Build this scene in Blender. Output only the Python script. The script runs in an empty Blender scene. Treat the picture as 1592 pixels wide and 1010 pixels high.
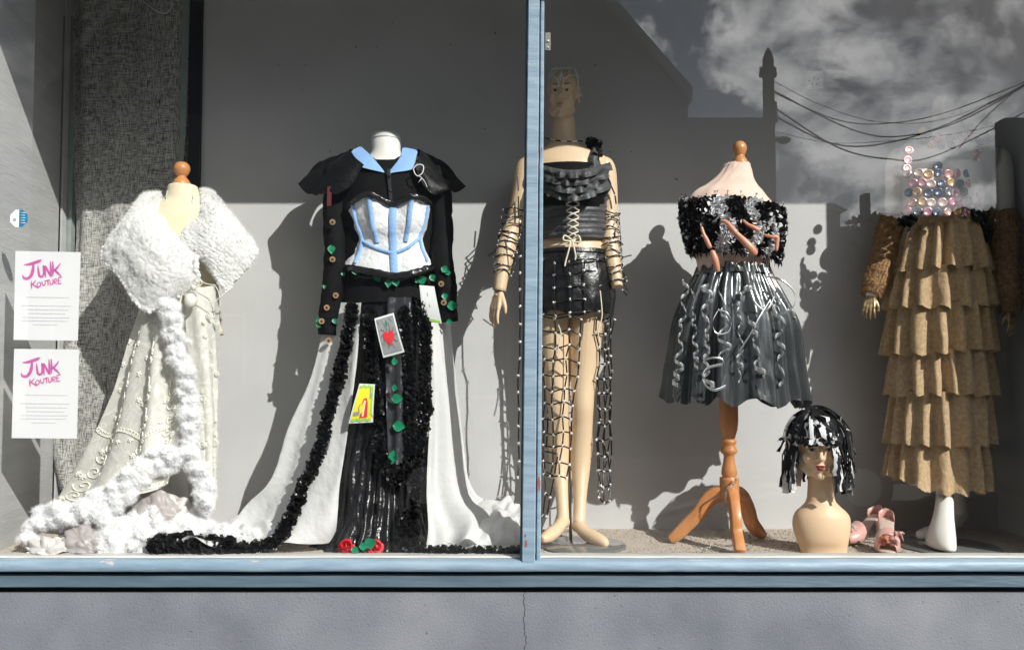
import bpy, math, random
from mathutils import Vector, Matrix, noise
R = math.radians
rnd = random.Random(7)
scene = bpy.context.scene
# ------------------------------------------------------------ camera, sky, sun, exposure
F_PX, CX, CY, PITCH = 1250.0, 796.0, 538.0, R(2.4)
CAM = Vector((0, -2.65, 1.44))
cam_d = bpy.data.cameras.new('camera'); cam = bpy.data.objects.new('camera', cam_d)
scene.collection.objects.link(cam); scene.camera = cam
cam.location = CAM; cam.rotation_euler = (R(90) + PITCH, 0, 0)
cam_d.sensor_width = 36; cam_d.lens = F_PX / 1592 * 36; cam_d.shift_y = 33 / 1592
cam_d.clip_start = 0.05; cam_d.clip_end = 2000
SUN = Vector((-0.843, 1.0, -0.865)).normalized()
elev = math.asin(-SUN.z); azim = math.atan2(-SUN.x, -SUN.y)      # azimuth of the sun from +Y, clockwise
sun_d = bpy.data.lights.new('sun', 'SUN'); sun = bpy.data.objects.new('sun', sun_d)
scene.collection.objects.link(sun); sun_d.energy = 5.0; sun_d.angle = R(0.5); sun_d.color = (1, .972, .93)
sun.rotation_euler = SUN.to_track_quat('-Z', 'Y').to_euler(); sun.location = (5, -6, 8)
world = bpy.data.worlds.new('World'); scene.world = world; world.use_nodes = True
wn = world.node_tree; wn.nodes.clear()
def N(tree, t, **kw):
    n = tree.nodes.new(t)
    for k, v in kw.items():
        if k[0] == '_': n.inputs[k[1:].replace('_', ' ')].default_value = v
        else: setattr(n, k, v)
    return n
wo = N(wn, 'ShaderNodeOutputWorld'); bg = N(wn, 'ShaderNodeBackground')
bg.inputs['Strength'].default_value = 0.051
sky = N(wn, 'ShaderNodeTexSky', sky_type='NISHITA', sun_disc=False)
sky.sun_elevation = elev; sky.sun_rotation = azim; sky.altitude = 50
tc = N(wn, 'ShaderNodeTexCoord'); mp = N(wn, 'ShaderNodeMapping'); mp.inputs['Scale'].default_value = (1, 1, 1.5); mp.inputs['Location'].default_value = (.35, .1, .2)
n1 = N(wn, 'ShaderNodeTexNoise'); n1.inputs['Scale'].default_value = 5.2; n1.inputs['Detail'].default_value = 9; n1.inputs['Roughness'].default_value = .60; n1.inputs['Distortion'].default_value = .35
r1 = N(wn, 'ShaderNodeValToRGB'); r1.color_ramp.elements[0].position = .445; r1.color_ramp.elements[1].position = .52
n2 = N(wn, 'ShaderNodeTexNoise'); n2.inputs['Scale'].default_value = 11; n2.inputs['Detail'].default_value = 8; n2.inputs['Roughness'].default_value = .63; n2.inputs['Distortion'].default_value = .2
r2 = N(wn, 'ShaderNodeValToRGB'); r2.color_ramp.elements[0].position = .38; r2.color_ramp.elements[1].position = .62
r2.color_ramp.elements[0].color = (2.7, 2.95, 3.4, 1); r2.color_ramp.elements[1].color = (13, 13, 13, 1)
mx = N(wn, 'ShaderNodeMixRGB')
L = wn.links.new
L(tc.outputs['Generated'], mp.inputs[0]); L(mp.outputs[0], n1.inputs[0]); L(mp.outputs[0], n2.inputs[0])
L(n1.outputs[0], r1.inputs[0]); L(n2.outputs[0], r2.inputs[0]); L(r1.outputs[0], mx.inputs[0])
vd = N(wn, 'ShaderNodeVectorMath', operation='DOT_PRODUCT'); vd.inputs[1].default_value = -SUN; L(tc.outputs['Generated'], vd.inputs[0])
mr = N(wn, 'ShaderNodeMapRange'); mr.interpolation_type = 'SMOOTHERSTEP'; mr.inputs[1].default_value = .45; mr.inputs[2].default_value = 1.0; mr.inputs[3].default_value = 1.0; mr.inputs[4].default_value = 3.7; L(vd.outputs['Value'], mr.inputs[0])   # clouds glow round the sun
vm = N(wn, 'ShaderNodeVectorMath', operation='SCALE'); L(r2.outputs[0], vm.inputs[0]); L(mr.outputs[0], vm.inputs['Scale'])
L(sky.outputs[0], mx.inputs[1]); L(vm.outputs[0], mx.inputs[2]); L(mx.outputs[0], bg.inputs[0]); L(bg.outputs[0], wo.inputs[0])
vs = scene.view_settings; vs.view_transform = 'Standard'; vs.look = 'None'; vs.gamma = 1; vs.exposure = 0.38; vs.use_curve_mapping = False
scene.cycles.use_denoising = True
scene.cycles.max_bounces = 10; scene.cycles.transparent_max_bounces = 24
scene.cycles.diffuse_bounces = 4

YOFF = 0.0                                                           # how much deeper the figure being built stands
def P(px, py, Y=0.0):
    """the point where the photograph's pixel meets the upright plane at depth Y"""
    if YOFF: k = min(1, max(0, (835 - py)/150)); Y += YOFF * k*k*(3-2*k)
    x = (px - CX) / F_PX; y = (CY - py) / F_PX
    c, s = math.cos(PITCH), math.sin(PITCH)
    d = Vector((x, c - y * s, s + y * c)); t = (Y - CAM.y) / d.y
    return CAM + d * t
def Q(px, py, D):
    """a point across the street: depth D counted along the mirrored path"""
    p = P(px, py, D + CAM.y); return Vector((p.x, -p.y, p.z))
FLOOR = 0.85
BACK = 0.57
# ------------------------------------------------------------ objects
COL = scene.collection
def thing(name, label, cat, loc, group=None):
    o = bpy.data.objects.new(name, None); COL.objects.link(o); o.location = Vector(loc)
    o.empty_display_size = .1
    o['label'] = label; o['category'] = cat
    if group: o['group'] = group
    return o
def tag(o, label, cat, group=None):
    o['label'] = label; o['category'] = cat
    if group: o['group'] = group
    return o
def rootloc(p):
    v = Vector((0, 0, 0))
    while p is not None: v += p.location; p = p.parent
    return v
class G:
    def __init__(s): s.v = []; s.f = []
    def add(s, v, f):
        b = len(s.v); s.v += [tuple(p) for p in v]; s.f += [tuple(i + b for i in q) for q in f]; return s
    def box(s, a, b):
        x0, y0, z0 = a; x1, y1, z1 = b
        v = [(x0,y0,z0),(x1,y0,z0),(x1,y1,z0),(x0,y1,z0),(x0,y0,z1),(x1,y0,z1),(x1,y1,z1),(x0,y1,z1)]
        return s.add(v, [(0,3,2,1),(4,5,6,7),(0,1,5,4),(1,2,6,5),(2,3,7,6),(3,0,4,7)])
    def hexa(s, q0, q1):
        return s.add(list(q0) + list(q1), [(0,3,2,1),(4,5,6,7),(0,1,5,4),(1,2,6,5),(2,3,7,6),(3,0,4,7)])
    def grid(s, rows, closed=False, cap=False):
        n = len(rows[0]); m = len(rows); f = []
        for j in range(m - 1):
            for i in range(n if closed else n - 1):
                k = (i + 1) % n
                f.append((j*n+i, j*n+k, (j+1)*n+k, (j+1)*n+i))
        if cap: f += [tuple(range(n))[::-1], tuple((m-1)*n+i for i in range(n))]
        return s.add([p for r in rows for p in r], f)
    def tube(s, pts, rad, n=10, flat=1.0, up=None, cap=True):
        pts = [Vector(p) for p in pts]; m = len(pts)
        if not hasattr(rad, '__len__'): rad = [rad] * m
        rows = []; prev = Vector(up) if up else None
        for i, p in enumerate(pts):
            t = (pts[min(i+1, m-1)] - pts[max(i-1, 0)])
            t = t.normalized() if t.length > 1e-9 else Vector((0,0,1))
            if prev is None: prev = Vector((0,1,0)) if abs(t.y) < .9 else Vector((1,0,0))
            a = (prev - t * prev.dot(t))
            if a.length < 1e-6: a = t.orthogonal()
            a.normalize(); b = t.cross(a); prev = a
            rows.append([p + a * (math.cos(2*math.pi*k/n) * rad[i] * flat) + b * (math.sin(2*math.pi*k/n) * rad[i]) for k in range(n)])
        return s.grid(rows, True, cap)
    def ball(s, c, r, n=12, m=8):
        c = Vector(c); r = Vector(r) if hasattr(r, '__len__') else Vector((r, r, r)); rows = []
        for j in range(m + 1):
            a = math.pi * (j + .0001) / (m + .0002)
            rows.append([c + Vector((r.x*math.sin(a)*math.cos(2*math.pi*k/n), r.y*math.sin(a)*math.sin(2*math.pi*k/n), -r.z*math.cos(a))) for k in range(n)])
        return s.grid(rows, True, True)
    def lathe(s, c, prof, n=24):
        rows = [[Vector((c[0] + r*math.cos(2*math.pi*k/n), c[1] + r*math.sin(2*math.pi*k/n), z)) for k in range(n)] for r, z in prof]
        return s.grid(rows, True, True)
    def mesh(s, name, off=Vector((0,0,0)), smooth=True):
        me = bpy.data.meshes.new(name)
        me.from_pydata([(x-off.x, y-off.y, z-off.z) for x, y, z in s.v], [], s.f)
        me.polygons.foreach_set('use_smooth', [smooth] * len(me.polygons)); me.update(); return me
def add(name, g, mat, parent=None, label=None, kind=None, smooth=True):
    me = g if isinstance(g, bpy.types.Mesh) else g.mesh(name, rootloc(parent) if parent else Vector((0,0,0)), smooth)
    o = bpy.data.objects.new(name, me); COL.objects.link(o)
    if parent: o.parent = parent
    if mat is not None:
        me.materials.clear(); me.materials.append(mat)
    if label: o['label'] = label
    if kind: o['kind'] = kind
    return o
def alone(name, g, mat, label=None, cat=None, kind=None, smooth=True, group=None):
    """a top-level mesh with its origin at its base"""
    xs = [v[0] for v in g.v]; ys = [v[1] for v in g.v]; zs = [v[2] for v in g.v]
    off = Vector(((min(xs)+max(xs))/2, (min(ys)+max(ys))/2, min(zs)))
    o = add(name, g.mesh(name, off, smooth), mat); o.location = off
    if kind: o['kind'] = kind
    if cat: tag(o, label, cat, group)
    return o
def struct(name, g, mat, parent=None, smooth=False):
    return add(name, g, mat, parent, kind='structure', smooth=smooth)
def bake(o, mods):
    """apply modifiers and keep the result as plain mesh"""
    for t, kw in mods:
        m = o.modifiers.new(t, t)
        for k, v in kw.items(): setattr(m, k, v)
    dg = bpy.context.evaluated_depsgraph_get(); dg.update()
    me = bpy.data.meshes.new_from_object(o.evaluated_get(dg)); old = o.data
    o.modifiers.clear(); o.data = me
    mats = list(old.materials)
    if not me.materials:
        for m in mats: me.materials.append(m)
    me.polygons.foreach_set('use_smooth', [True] * len(me.polygons)); me.update(); return o
def fuse(o, voxel=.005, smooth=6, factor=.5):
    return bake(o, [('REMESH', dict(mode='VOXEL', voxel_size=voxel, use_smooth_shade=True)), ('SMOOTH', dict(iterations=smooth, factor=factor))])
def cr(pts, t):
    """Catmull-Rom through pts, t in 0..1"""
    n = len(pts) - 1; x = min(max(t, 0), 1) * n; i = min(int(x), n - 1); u = x - i
    p0 = pts[max(i-1, 0)]; p1 = pts[i]; p2 = pts[i+1]; p3 = pts[min(i+2, n)]
    return .5 * ((2*p1) + (p2 - p0)*u + (2*p0 - 5*p1 + 4*p2 - p3)*u*u + (3*p1 - p0 - 3*p2 + p3)*u**3)
def path(pts, n): return [cr(pts, i/(n-1)) for i in range(n)]
def PP(*pts): return [P(*p) for p in pts]
def sheet(ctrl, nu, nv, disp=None, g=None):
    """ctrl: rows of (px, py, Y); disp(u, v, point) -> metres along the local normal"""
    rows = [[P(*c) for c in r] for r in ctrl]
    A = [[cr(r, i/(nu-1)) for r in rows] for i in range(nu)]           # per column
    pts = [[cr(A[i], j/(nv-1)) for i in range(nu)] for j in range(nv)]
    if disp:
        out = []
        for j in range(nv):
            row = []
            for i in range(nu):
                du = pts[j][min(i+1, nu-1)] - pts[j][max(i-1, 0)]; dv = pts[min(j+1, nv-1)][i] - pts[max(j-1, 0)][i]
                n = du.cross(dv); n = n.normalized() if n.length > 1e-9 else Vector((0,-1,0))
                if n.y > 0: n = -n
                d = disp(i/(nu-1), j/(nv-1), pts[j][i])
                row.append(pts[j][i] + n * d)
            out.append(row)
        pts = out
    g = g or G(); g.grid(pts); return g
def nz(x, y=0, z=0): return noise.noise(Vector((x, y, z)))
def skirt(rows, nt, nv, fold, hem=None, g=None, t0=0, t1=2*math.pi):
    """rows: (py, left px, right px, Yc, ry); fold(theta, t) -> metres outward"""
    g = g or G(); ctl = []
    for py, l, r, Yc, ry in rows:
        a, b = P(l, py, Yc), P(r, py, Yc); c = (a + b) / 2; ctl.append((c, (b.x - a.x) / 2, ry))
    C = [c for c, _, _ in ctl]; RX = [Vector((a, b, 0)) for _, a, b in ctl]
    full = abs(t1 - t0 - 2*math.pi) < 1e-6; out = []
    for j in range(nv):
        t = j/(nv-1); c = cr(C, t); rr = cr(RX, t); row = []
        for i in range(nt):
            th = t0 + (t1-t0)*i/(nt if full else nt-1); d = fold(th, t)
            h = hem(th, t) if hem else 0
            row.append(Vector((c.x + (rr.x + d)*math.cos(th), c.y + (rr.y + d)*math.sin(th), c.z + h)))
        out.append(row)
    g.grid(out, full); return g
def petals(g, sites, size, curl=.5, rs=None, aspect=1.5):
    """small cupped scraps standing out of a surface: sites = (point, outward)"""
    rs = rs or rnd
    for p, n in sites:
        n = (Vector(n).normalized() + Vector((rs.gauss(0,.4), rs.gauss(0,.4), rs.gauss(0,.4)))).normalized()
        a = n.orthogonal().normalized(); a = Matrix.Rotation(rs.uniform(0, 6.28), 3, n) @ a; b = n.cross(a)
        s = size * rs.uniform(.6, 1.3); w = s * .5; c = curl * s
        pts = [p - a*w, p + a*w, p - a*w*1.15 + n*s*.55 + b*c*.3, p + a*w*1.15 + n*s*.55 + b*c*.3,
               p - a*w*.7 + n*s*aspect*.7 + b*c, p + a*w*.75 + n*s*aspect*.75 + b*c*1.1]
        g.add(pts, [(0,1,3,2), (2,3,5,4)])
    return g
def frill(g, pts, r, n, size, front=True, rs=None):
    rs = rs or rnd; sites = []
    for _ in range(n):
        t = rs.random(); p = cr(pts, t); q = cr(pts, min(t+.01, 1)) - cr(pts, max(t-.01, 0)); q.normalize()
        th = rs.uniform(0, 6.28); a = q.orthogonal().normalized(); b = q.cross(a); o = a*math.cos(th) + b*math.sin(th)
        if front and o.y > .35: o.y *= -1
        rr = r if not hasattr(r, '__len__') else r[0] + (r[1]-r[0])*t
        sites.append((p + o*rr*rs.uniform(.1, .75), o))
    return petals(g, sites, size, .6, rs)
def ribbon(g, pts, w, up=Vector((0,-1,0)), twist=None, taper=False):
    rows = []; m = len(pts)
    for i, p in enumerate(pts):
        t = (pts[min(i+1, m-1)] - pts[max(i-1, 0)]).normalized(); a = t.cross(up)
        a = a.normalized() if a.length > 1e-5 else t.orthogonal().normalized()
        if twist: a = Matrix.Rotation(twist(i/(m-1)), 3, t) @ a
        ww = w * (1 - .6*abs(2*i/(m-1) - 1)**3) if taper else w
        rows.append([p - a*ww/2, p + a*ww/2])
    g.grid(rows); return g
def fuzz(g, me_v, me_n, n, length, width, rs, droop=0):
    for _ in range(n):
        k = rs.randrange(len(me_v)); p = Vector(me_v[k]); nn = (Vector(me_n[k]) + Vector((rs.gauss(0,.5), rs.gauss(0,.5), rs.gauss(0,.5) - droop))).normalized()
        a = nn.orthogonal().normalized() * width; l = length * rs.uniform(.5, 1.3)
        g.add([p - a - nn*.001, p + a - nn*.001, p + nn*l], [(0,1,2)])
    return g
# ------------------------------------------------------------ materials
def mat(name, col, rough=.6, metal=0, col2=None, nscale=20, bump=0, bscale=80, stretch=(1,1,1), spec=.5, sheen=0, coat=0, detail=5, ramp=(.35,.65), alpha=1, sss=0, dist=.01, trans=0):
    m = bpy.data.materials.new(name); m.use_nodes = True; t = m.node_tree; b = t.nodes['Principled BSDF']; l = t.links.new
    b.inputs['Base Color'].default_value = (*col, 1); b.inputs['Roughness'].default_value = rough; b.inputs['Metallic'].default_value = metal
    b.inputs['Specular IOR Level'].default_value = spec; b.inputs['Sheen Weight'].default_value = sheen; b.inputs['Coat Weight'].default_value = coat
    b.inputs['Alpha'].default_value = alpha
    if sss: b.inputs['Subsurface Weight'].default_value = sss; b.inputs['Subsurface Radius'].default_value = (.01, .006, .004); b.inputs['Subsurface Scale'].default_value = .5
    tc = t.nodes.new('ShaderNodeTexCoord'); mp = t.nodes.new('ShaderNodeMapping'); mp.inputs['Scale'].default_value = stretch; l(tc.outputs['Object'], mp.inputs[0])
    if col2:
        n = t.nodes.new('ShaderNodeTexNoise'); n.inputs['Scale'].default_value = nscale; n.inputs['Detail'].default_value = detail; l(mp.outputs[0], n.inputs[0])
        r = t.nodes.new('ShaderNodeValToRGB'); r.color_ramp.elements[0].position = ramp[0]; r.color_ramp.elements[1].position = ramp[1]
        r.color_ramp.elements[0].color = (*col, 1); r.color_ramp.elements[1].color = (*col2, 1); l(n.outputs[0], r.inputs[0]); l(r.outputs[0], b.inputs['Base Color'])
    if bump:
        n = t.nodes.new('ShaderNodeTexNoise'); n.inputs['Scale'].default_value = bscale; n.inputs['Detail'].default_value = 4; l(mp.outputs[0], n.inputs[0])
        bn = t.nodes.new('ShaderNodeBump'); bn.inputs['Strength'].default_value = bump; bn.inputs['Distance'].default_value = dist; l(n.outputs[0], bn.inputs['Height']); l(bn.outputs[0], b.inputs['Normal'])
    if trans:
        tr = t.nodes.new('ShaderNodeBsdfTranslucent'); tr.inputs[0].default_value = (*(col2 or col), 1)
        ms = t.nodes.new('ShaderNodeMixShader'); ms.inputs[0].default_value = trans; out = t.nodes['Material Output']
        l(b.outputs[0], ms.inputs[1]); l(tr.outputs[0], ms.inputs[2]); l(ms.outputs[0], out.inputs[0])
    return m
M = {}
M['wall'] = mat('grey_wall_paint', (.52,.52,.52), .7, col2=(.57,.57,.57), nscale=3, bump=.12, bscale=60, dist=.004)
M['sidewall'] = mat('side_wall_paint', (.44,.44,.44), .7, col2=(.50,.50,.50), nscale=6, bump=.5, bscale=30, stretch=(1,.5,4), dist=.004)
M['dark'] = mat('unlit_black', (.02,.02,.022), .9)  # near-black standing in for the shade of unlit depths
M['black_post'] = mat('black_gloss_post', (.012,.012,.014), .3, bump=.1, bscale=9)
M['green_board'] = mat('grey_green_board', (.30,.34,.32), .6, col2=(.25,.29,.27), nscale=30)
M['carpet'] = mat('beige_carpet', (.42,.34,.27), .95, col2=(.66,.57,.47), nscale=260, bump=1, bscale=300, dist=.006, ramp=(.3,.7), sheen=.2)
M['riser'] = mat('riser', (.105,.117,.138), .8, col2=(.20,.21,.23), nscale=2.5, bump=.7, bscale=150, dist=.003, detail=9, ramp=(.3,.7))
M['ledge'] = mat('ledge_paint', (.42,.42,.40), .7, col2=(.55,.55,.52), nscale=14, stretch=(.4,3,3), bump=.3, bscale=30)
M['blue_wood'] = mat('pale_blue_wood_paint', (.15,.225,.29), .5, col2=(.215,.295,.36), nscale=18, stretch=(.3,2,2), bump=.35, bscale=25)
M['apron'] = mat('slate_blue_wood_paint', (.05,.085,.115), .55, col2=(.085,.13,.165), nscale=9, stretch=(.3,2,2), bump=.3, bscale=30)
M['paper'] = mat('white_paper', (.86,.86,.88), .8, trans=.15)
M['pink_ink'] = mat('magenta_ink', (.72,.10,.36), .7, col2=(.45,.13,.42), nscale=30, stretch=(1,1,2.5))
M['grey_ink'] = mat('grey_ink', (.5,.5,.53), .8)
M['wood'] = mat('turned_orange_wood', (.52,.20,.065), .38, col2=(.62,.28,.10), nscale=12, stretch=(1,1,.15), coat=.3, bump=.05, bscale=30)
M['cream_jersey'] = mat('cream_jersey', (.80,.70,.50), .85, bump=.2, bscale=200, sheen=.2)
M['knit'] = mat('white_knit', (.93,.93,.91), .95, col2=(.88,.88,.87), nscale=60, bump=.6, bscale=200, sheen=.6, dist=.004, trans=.15)
M['lace'] = mat('ivory_lace', (.72,.71,.64), .8, col2=(.82,.81,.75), nscale=45, bump=.5, bscale=150, sheen=.3, trans=.25, detail=8)
M['lace_thread'] = mat('ivory_lace_thread', (.88,.87,.76), .8)
M['cotton'] = mat('cotton_wool', (.95,.95,.96), 1, bump=.8, bscale=150, sheen=.8, dist=.004, trans=.25)
M['satin'] = mat('grey_satin', (.34,.30,.30), .42, col2=(.42,.38,.37), nscale=6, sheen=.3)
M['pale_satin'] = mat('pale_satin', (.60,.57,.54), .45, col2=(.68,.65,.62), nscale=6, sheen=.3)
M['string'] = mat('white_string', (.75,.74,.68), .8)
M['white_body'] = mat('white_mannequin_paint', (.82,.80,.74), .35, coat=.1)
M['bodice_white'] = mat('white_nonwoven_bodice', (.74,.75,.76), .7, col2=(.84,.85,.86), nscale=25, bump=.5, bscale=60)
M['blue_cloth'] = mat('light_blue_cloth', (.27,.47,.82), .7, bump=.3, bscale=120)
M['plastic_black'] = mat('black_plastic_film', (.012,.012,.014), .25, bump=.9, bscale=22, dist=.012, coat=.15)
M['frill_black'] = mat('black_frill_film', (.012,.012,.013), .28, bump=.4, bscale=60)
M['black_cloth'] = mat('black_cloth', (.005,.005,.006), .8, bump=.2, bscale=100, spec=.15)
M['sheer_black'] = mat('black_sheer_film', (.035,.037,.042), .25, bump=.7, bscale=14, dist=.01)
M['nonwoven'] = mat('white_nonwoven_train', (.78,.79,.79), .85, col2=(.86,.86,.85), nscale=8, bump=.25, bscale=90, trans=.3)
M['leaf'] = mat('green_foil_leaf', (.004,.17,.08), .4, col2=(.015,.26,.13), nscale=30)
M['gold'] = mat('brass_button', (.62,.42,.22), .4, .7)
M['red'] = mat('red_fabric_rose', (.68,.015,.03), .5, col2=(.45,.01,.02), nscale=40)
M['maroon'] = mat('maroon_strip', (.12,.02,.03), .6)
M['card_grey'] = mat('grey_card', (.26,.27,.28), .6, col2=(.34,.35,.36), nscale=25)
M['card_white'] = mat('white_card', (.74,.77,.76), .55)
M['card_yellow'] = mat('yellow_card', (.85,.78,.03), .6)
M['lime'] = mat('lime_print', (.35,.62,.12), .6)
M['ink'] = mat('black_print', (.03,.03,.03), .6)
M['card_red'] = mat('red_print', (.75,.03,.04), .6)
M['card_cream'] = mat('cream_print', (.80,.75,.45), .6)
M['skin'] = mat('mannequin_skin', (.68,.50,.32), .42, col2=(.72,.54,.36), nscale=6, coat=.1)
M['head_skin'] = mat('display_head_skin', (.76,.54,.35), .5)
M['grey_ruffle'] = mat('charcoal_rubber', (.055,.057,.062), .5, col2=(.085,.087,.092), nscale=15, bump=.3, bscale=70)
M['leather'] = mat('black_leather', (.012,.012,.013), .28, bump=.4, bscale=130, coat=.2, dist=.004)
M['lacing'] = mat('cream_lacing', (.72,.66,.52), .7)
M['straw'] = mat('black_straw', (.012,.012,.013), .25)
M['silver'] = mat('silver_bead', (.80,.80,.76), .4, .5)
M['glass_disc'] = mat('smoked_base_plate', (.22,.22,.21), .12, .3, spec=.8)
M['peach'] = mat('peach_jersey', (.80,.60,.50), .8, bump=.15, bscale=200, sheen=.2)
M['wig_black'] = mat('wig_black_film', (.007,.007,.008), .6, spec=.25)
M['wig_white'] = mat('wig_white_film', (.72,.72,.74), .55)
M['frill_white'] = mat('white_frill_film', (.78,.78,.80), .4)
M['vinyl'] = mat('silver_grey_vinyl', (.07,.076,.08), .20, .6, col2=(.11,.12,.125), nscale=6, bump=.15, bscale=18, dist=.01)
M['ribbon'] = mat('silver_curling_ribbon', (.80,.81,.82), .22, .85)
M['mark_purple'] = mat('purple_stain', (.16,.07,.12), .8)
M['doll'] = mat('doll_plastic', (.66,.30,.19), .35)
M['steel'] = mat('steel_chain', (.42,.40,.37), .35, 1)
M['lip'] = mat('dark_red_lips', (.22,.015,.02), .35)
M['nude_lip'] = mat('nude_lips', (.52,.30,.22), .4)
M['eye_dark'] = mat('painted_eye', (.06,.045,.04), .3)
M['eye_white'] = mat('painted_eye_white', (.55,.5,.45), .3)
M['tan'] = mat('tan_linen', (.40,.27,.145), .95, col2=(.56,.40,.23), nscale=90, bump=1, bscale=260, sheen=.2, dist=.004)
M['fur'] = mat('brown_fur', (.25,.13,.055), .9, col2=(.42,.25,.12), nscale=60, bump=1, bscale=120)
M['lacquer'] = mat('lacquered_hand', (.52,.38,.20), .2, .2, col2=(.30,.18,.08), nscale=50, ramp=(.45,.6))
M['shoe_pink'] = mat('pink_satin', (.62,.34,.30), .35, sheen=.3)
M['shoe_sole'] = mat('shoe_insole', (.60,.45,.38), .6)
M['copper'] = mat('copper_flower', (.62,.22,.12), .3, .5)
M['socket'] = mat('white_socket', (.85,.85,.84), .3)
M['teal_print'] = mat('teal_print', (.01,.16,.30), .5)
cap_cols = [(.62,.22,.33),(.05,.06,.10),(.70,.40,.20),(.55,.28,.25),(.12,.13,.15),(.68,.34,.40),(.03,.05,.09),(.60,.45,.40)]
for i, c in enumerate(cap_cols): M['cap%d' % i] = mat('bottle_cap_print', c, .22, .4, col2=tuple(min(1, x*1.5+.05) for x in c), nscale=90)
M['brick'] = mat('dull_render', (.055,.055,.06), .85, col2=(.07,.07,.075), nscale=4)
M['render_light'] = mat('paler_render', (.11,.115,.12), .85, col2=(.13,.135,.14), nscale=4)
M['roof'] = mat('slate', (.05,.05,.06), .7, col2=(.08,.08,.09), nscale=12)
M['verge'] = mat('verge_trim', (.22,.22,.23), .7)
M['asphalt'] = mat('asphalt', (.05,.05,.052), .9, col2=(.07,.07,.07), nscale=80, bump=.4, bscale=200)
M['paving'] = mat('paving', (.20,.19,.18), .85, col2=(.26,.25,.23), nscale=12, bump=.3, bscale=60)
M['tarred'] = mat('tarred_pole', (.05,.04,.035), .8, bump=.3, bscale=30, stretch=(1,1,.1))
M['window_dark'] = mat('dark_window', (.03,.035,.04), .08)
M['van_paint'] = mat('dark_car_paint', (.04,.045,.055), .15, .3, coat=1)
M['tyre'] = mat('tyre', (.02,.02,.02), .8)
M['lamp'] = mat('headlamp', (.8,.8,.8), .1, .5)
M['leafage'] = mat('leafage', (.05,.08,.03), .7, col2=(.09,.12,.04), nscale=3)
M['bark'] = mat('bark', (.10,.07,.05), .9)
M['kerb'] = mat('kerbstone', (.28,.28,.27), .8)
# curtain weave
m = bpy.data.materials.new('tweed_curtain'); m.use_nodes = True; t = m.node_tree; b = t.nodes['Principled BSDF']; b.inputs['Roughness'].default_value = .95
tc = t.nodes.new('ShaderNodeTexCoord'); outs = []
for st in ((14,14,330), (260,260,16)):
    mp = t.nodes.new('ShaderNodeMapping'); mp.inputs['Scale'].default_value = st; n = t.nodes.new('ShaderNodeTexNoise'); n.inputs['Scale'].default_value = 2.2; n.inputs['Detail'].default_value = 3
    t.links.new(tc.outputs['Object'], mp.inputs[0]); t.links.new(mp.outputs[0], n.inputs[0]); outs.append(n)
ad = t.nodes.new('ShaderNodeMath'); ad.operation = 'ADD'; t.links.new(outs[0].outputs[0], ad.inputs[0]); t.links.new(outs[1].outputs[0], ad.inputs[1])
rp = t.nodes.new('ShaderNodeValToRGB'); rp.color_ramp.elements[0].position = .42; rp.color_ramp.elements[1].position = .58
hf = t.nodes.new('ShaderNodeMath'); hf.operation = 'MULTIPLY'; hf.inputs[1].default_value = .5; t.links.new(ad.outputs[0], hf.inputs[0]); t.links.new(hf.outputs[0], rp.inputs[0])
rp.color_ramp.elements[0].color = (.05,.05,.05,1); rp.color_ramp.elements[1].color = (.62,.61,.57,1)
t.links.new(rp.outputs[0], b.inputs['Base Color']); bn = t.nodes.new('ShaderNodeBump'); bn.inputs['Strength'].default_value = .5; bn.inputs['Distance'].default_value = .003
t.links.new(hf.outputs[0], bn.inputs['Height']); t.links.new(bn.outputs[0], b.inputs['Normal']); M['tweed'] = m
# lace: net ground with scrolling threads
m = M['lace']; t = m.node_tree; b = t.nodes['Principled BSDF']; l = t.links.new; tc = t.nodes.new('ShaderNodeTexCoord')
def scroll(scale, width, seed):
    mp = t.nodes.new('ShaderNodeMapping'); mp.inputs['Location'].default_value = (seed, 0, seed); l(tc.outputs['Object'], mp.inputs[0])
    n = t.nodes.new('ShaderNodeTexNoise'); n.inputs['Scale'].default_value = scale; n.inputs['Detail'].default_value = 1.2; n.inputs['Distortion'].default_value = 1.1; l(mp.outputs[0], n.inputs[0])
    a = t.nodes.new('ShaderNodeMath'); a.operation = 'MULTIPLY'; a.inputs[1].default_value = 7; l(n.outputs[0], a.inputs[0]); f = t.nodes.new('ShaderNodeMath'); f.operation = 'PINGPONG'; f.inputs[1].default_value = .5; l(a.outputs[0], f.inputs[0])
    c = t.nodes.new('ShaderNodeMath'); c.operation = 'LESS_THAN'; c.inputs[1].default_value = width; l(f.outputs[0], c.inputs[0]); return c
s1, s2 = scroll(9, .09, 3), scroll(26, .10, 8)
ms_ = t.nodes.new('ShaderNodeTexNoise'); ms_.inputs['Scale'].default_value = 5; l(tc.outputs['Object'], ms_.inputs[0]); th_ = t.nodes.new('ShaderNodeMath'); th_.operation = 'GREATER_THAN'; th_.inputs[1].default_value = .5; l(ms_.outputs[0], th_.inputs[0])
mu = t.nodes.new('ShaderNodeMath'); mu.operation = 'MULTIPLY'; l(s2.outputs[0], mu.inputs[0]); l(th_.outputs[0], mu.inputs[1]); mxx = t.nodes.new('ShaderNodeMath'); mxx.operation = 'MAXIMUM'; l(s1.outputs[0], mxx.inputs[0]); l(mu.outputs[0], mxx.inputs[1])
mc = t.nodes.new('ShaderNodeMixRGB'); mc.inputs[2].default_value = (.93,.92,.86,1); l(mxx.outputs[0], mc.inputs[0]); l(b.inputs['Base Color'].links[0].from_socket, mc.inputs[1]); l(mc.outputs[0], b.inputs['Base Color'])
bp_ = t.nodes.new('ShaderNodeBump'); bp_.inputs['Strength'].default_value = .6; bp_.inputs['Distance'].default_value = .002; l(mxx.outputs[0], bp_.inputs['Height']); l(bp_.outputs[0], b.inputs['Normal'])
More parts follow.
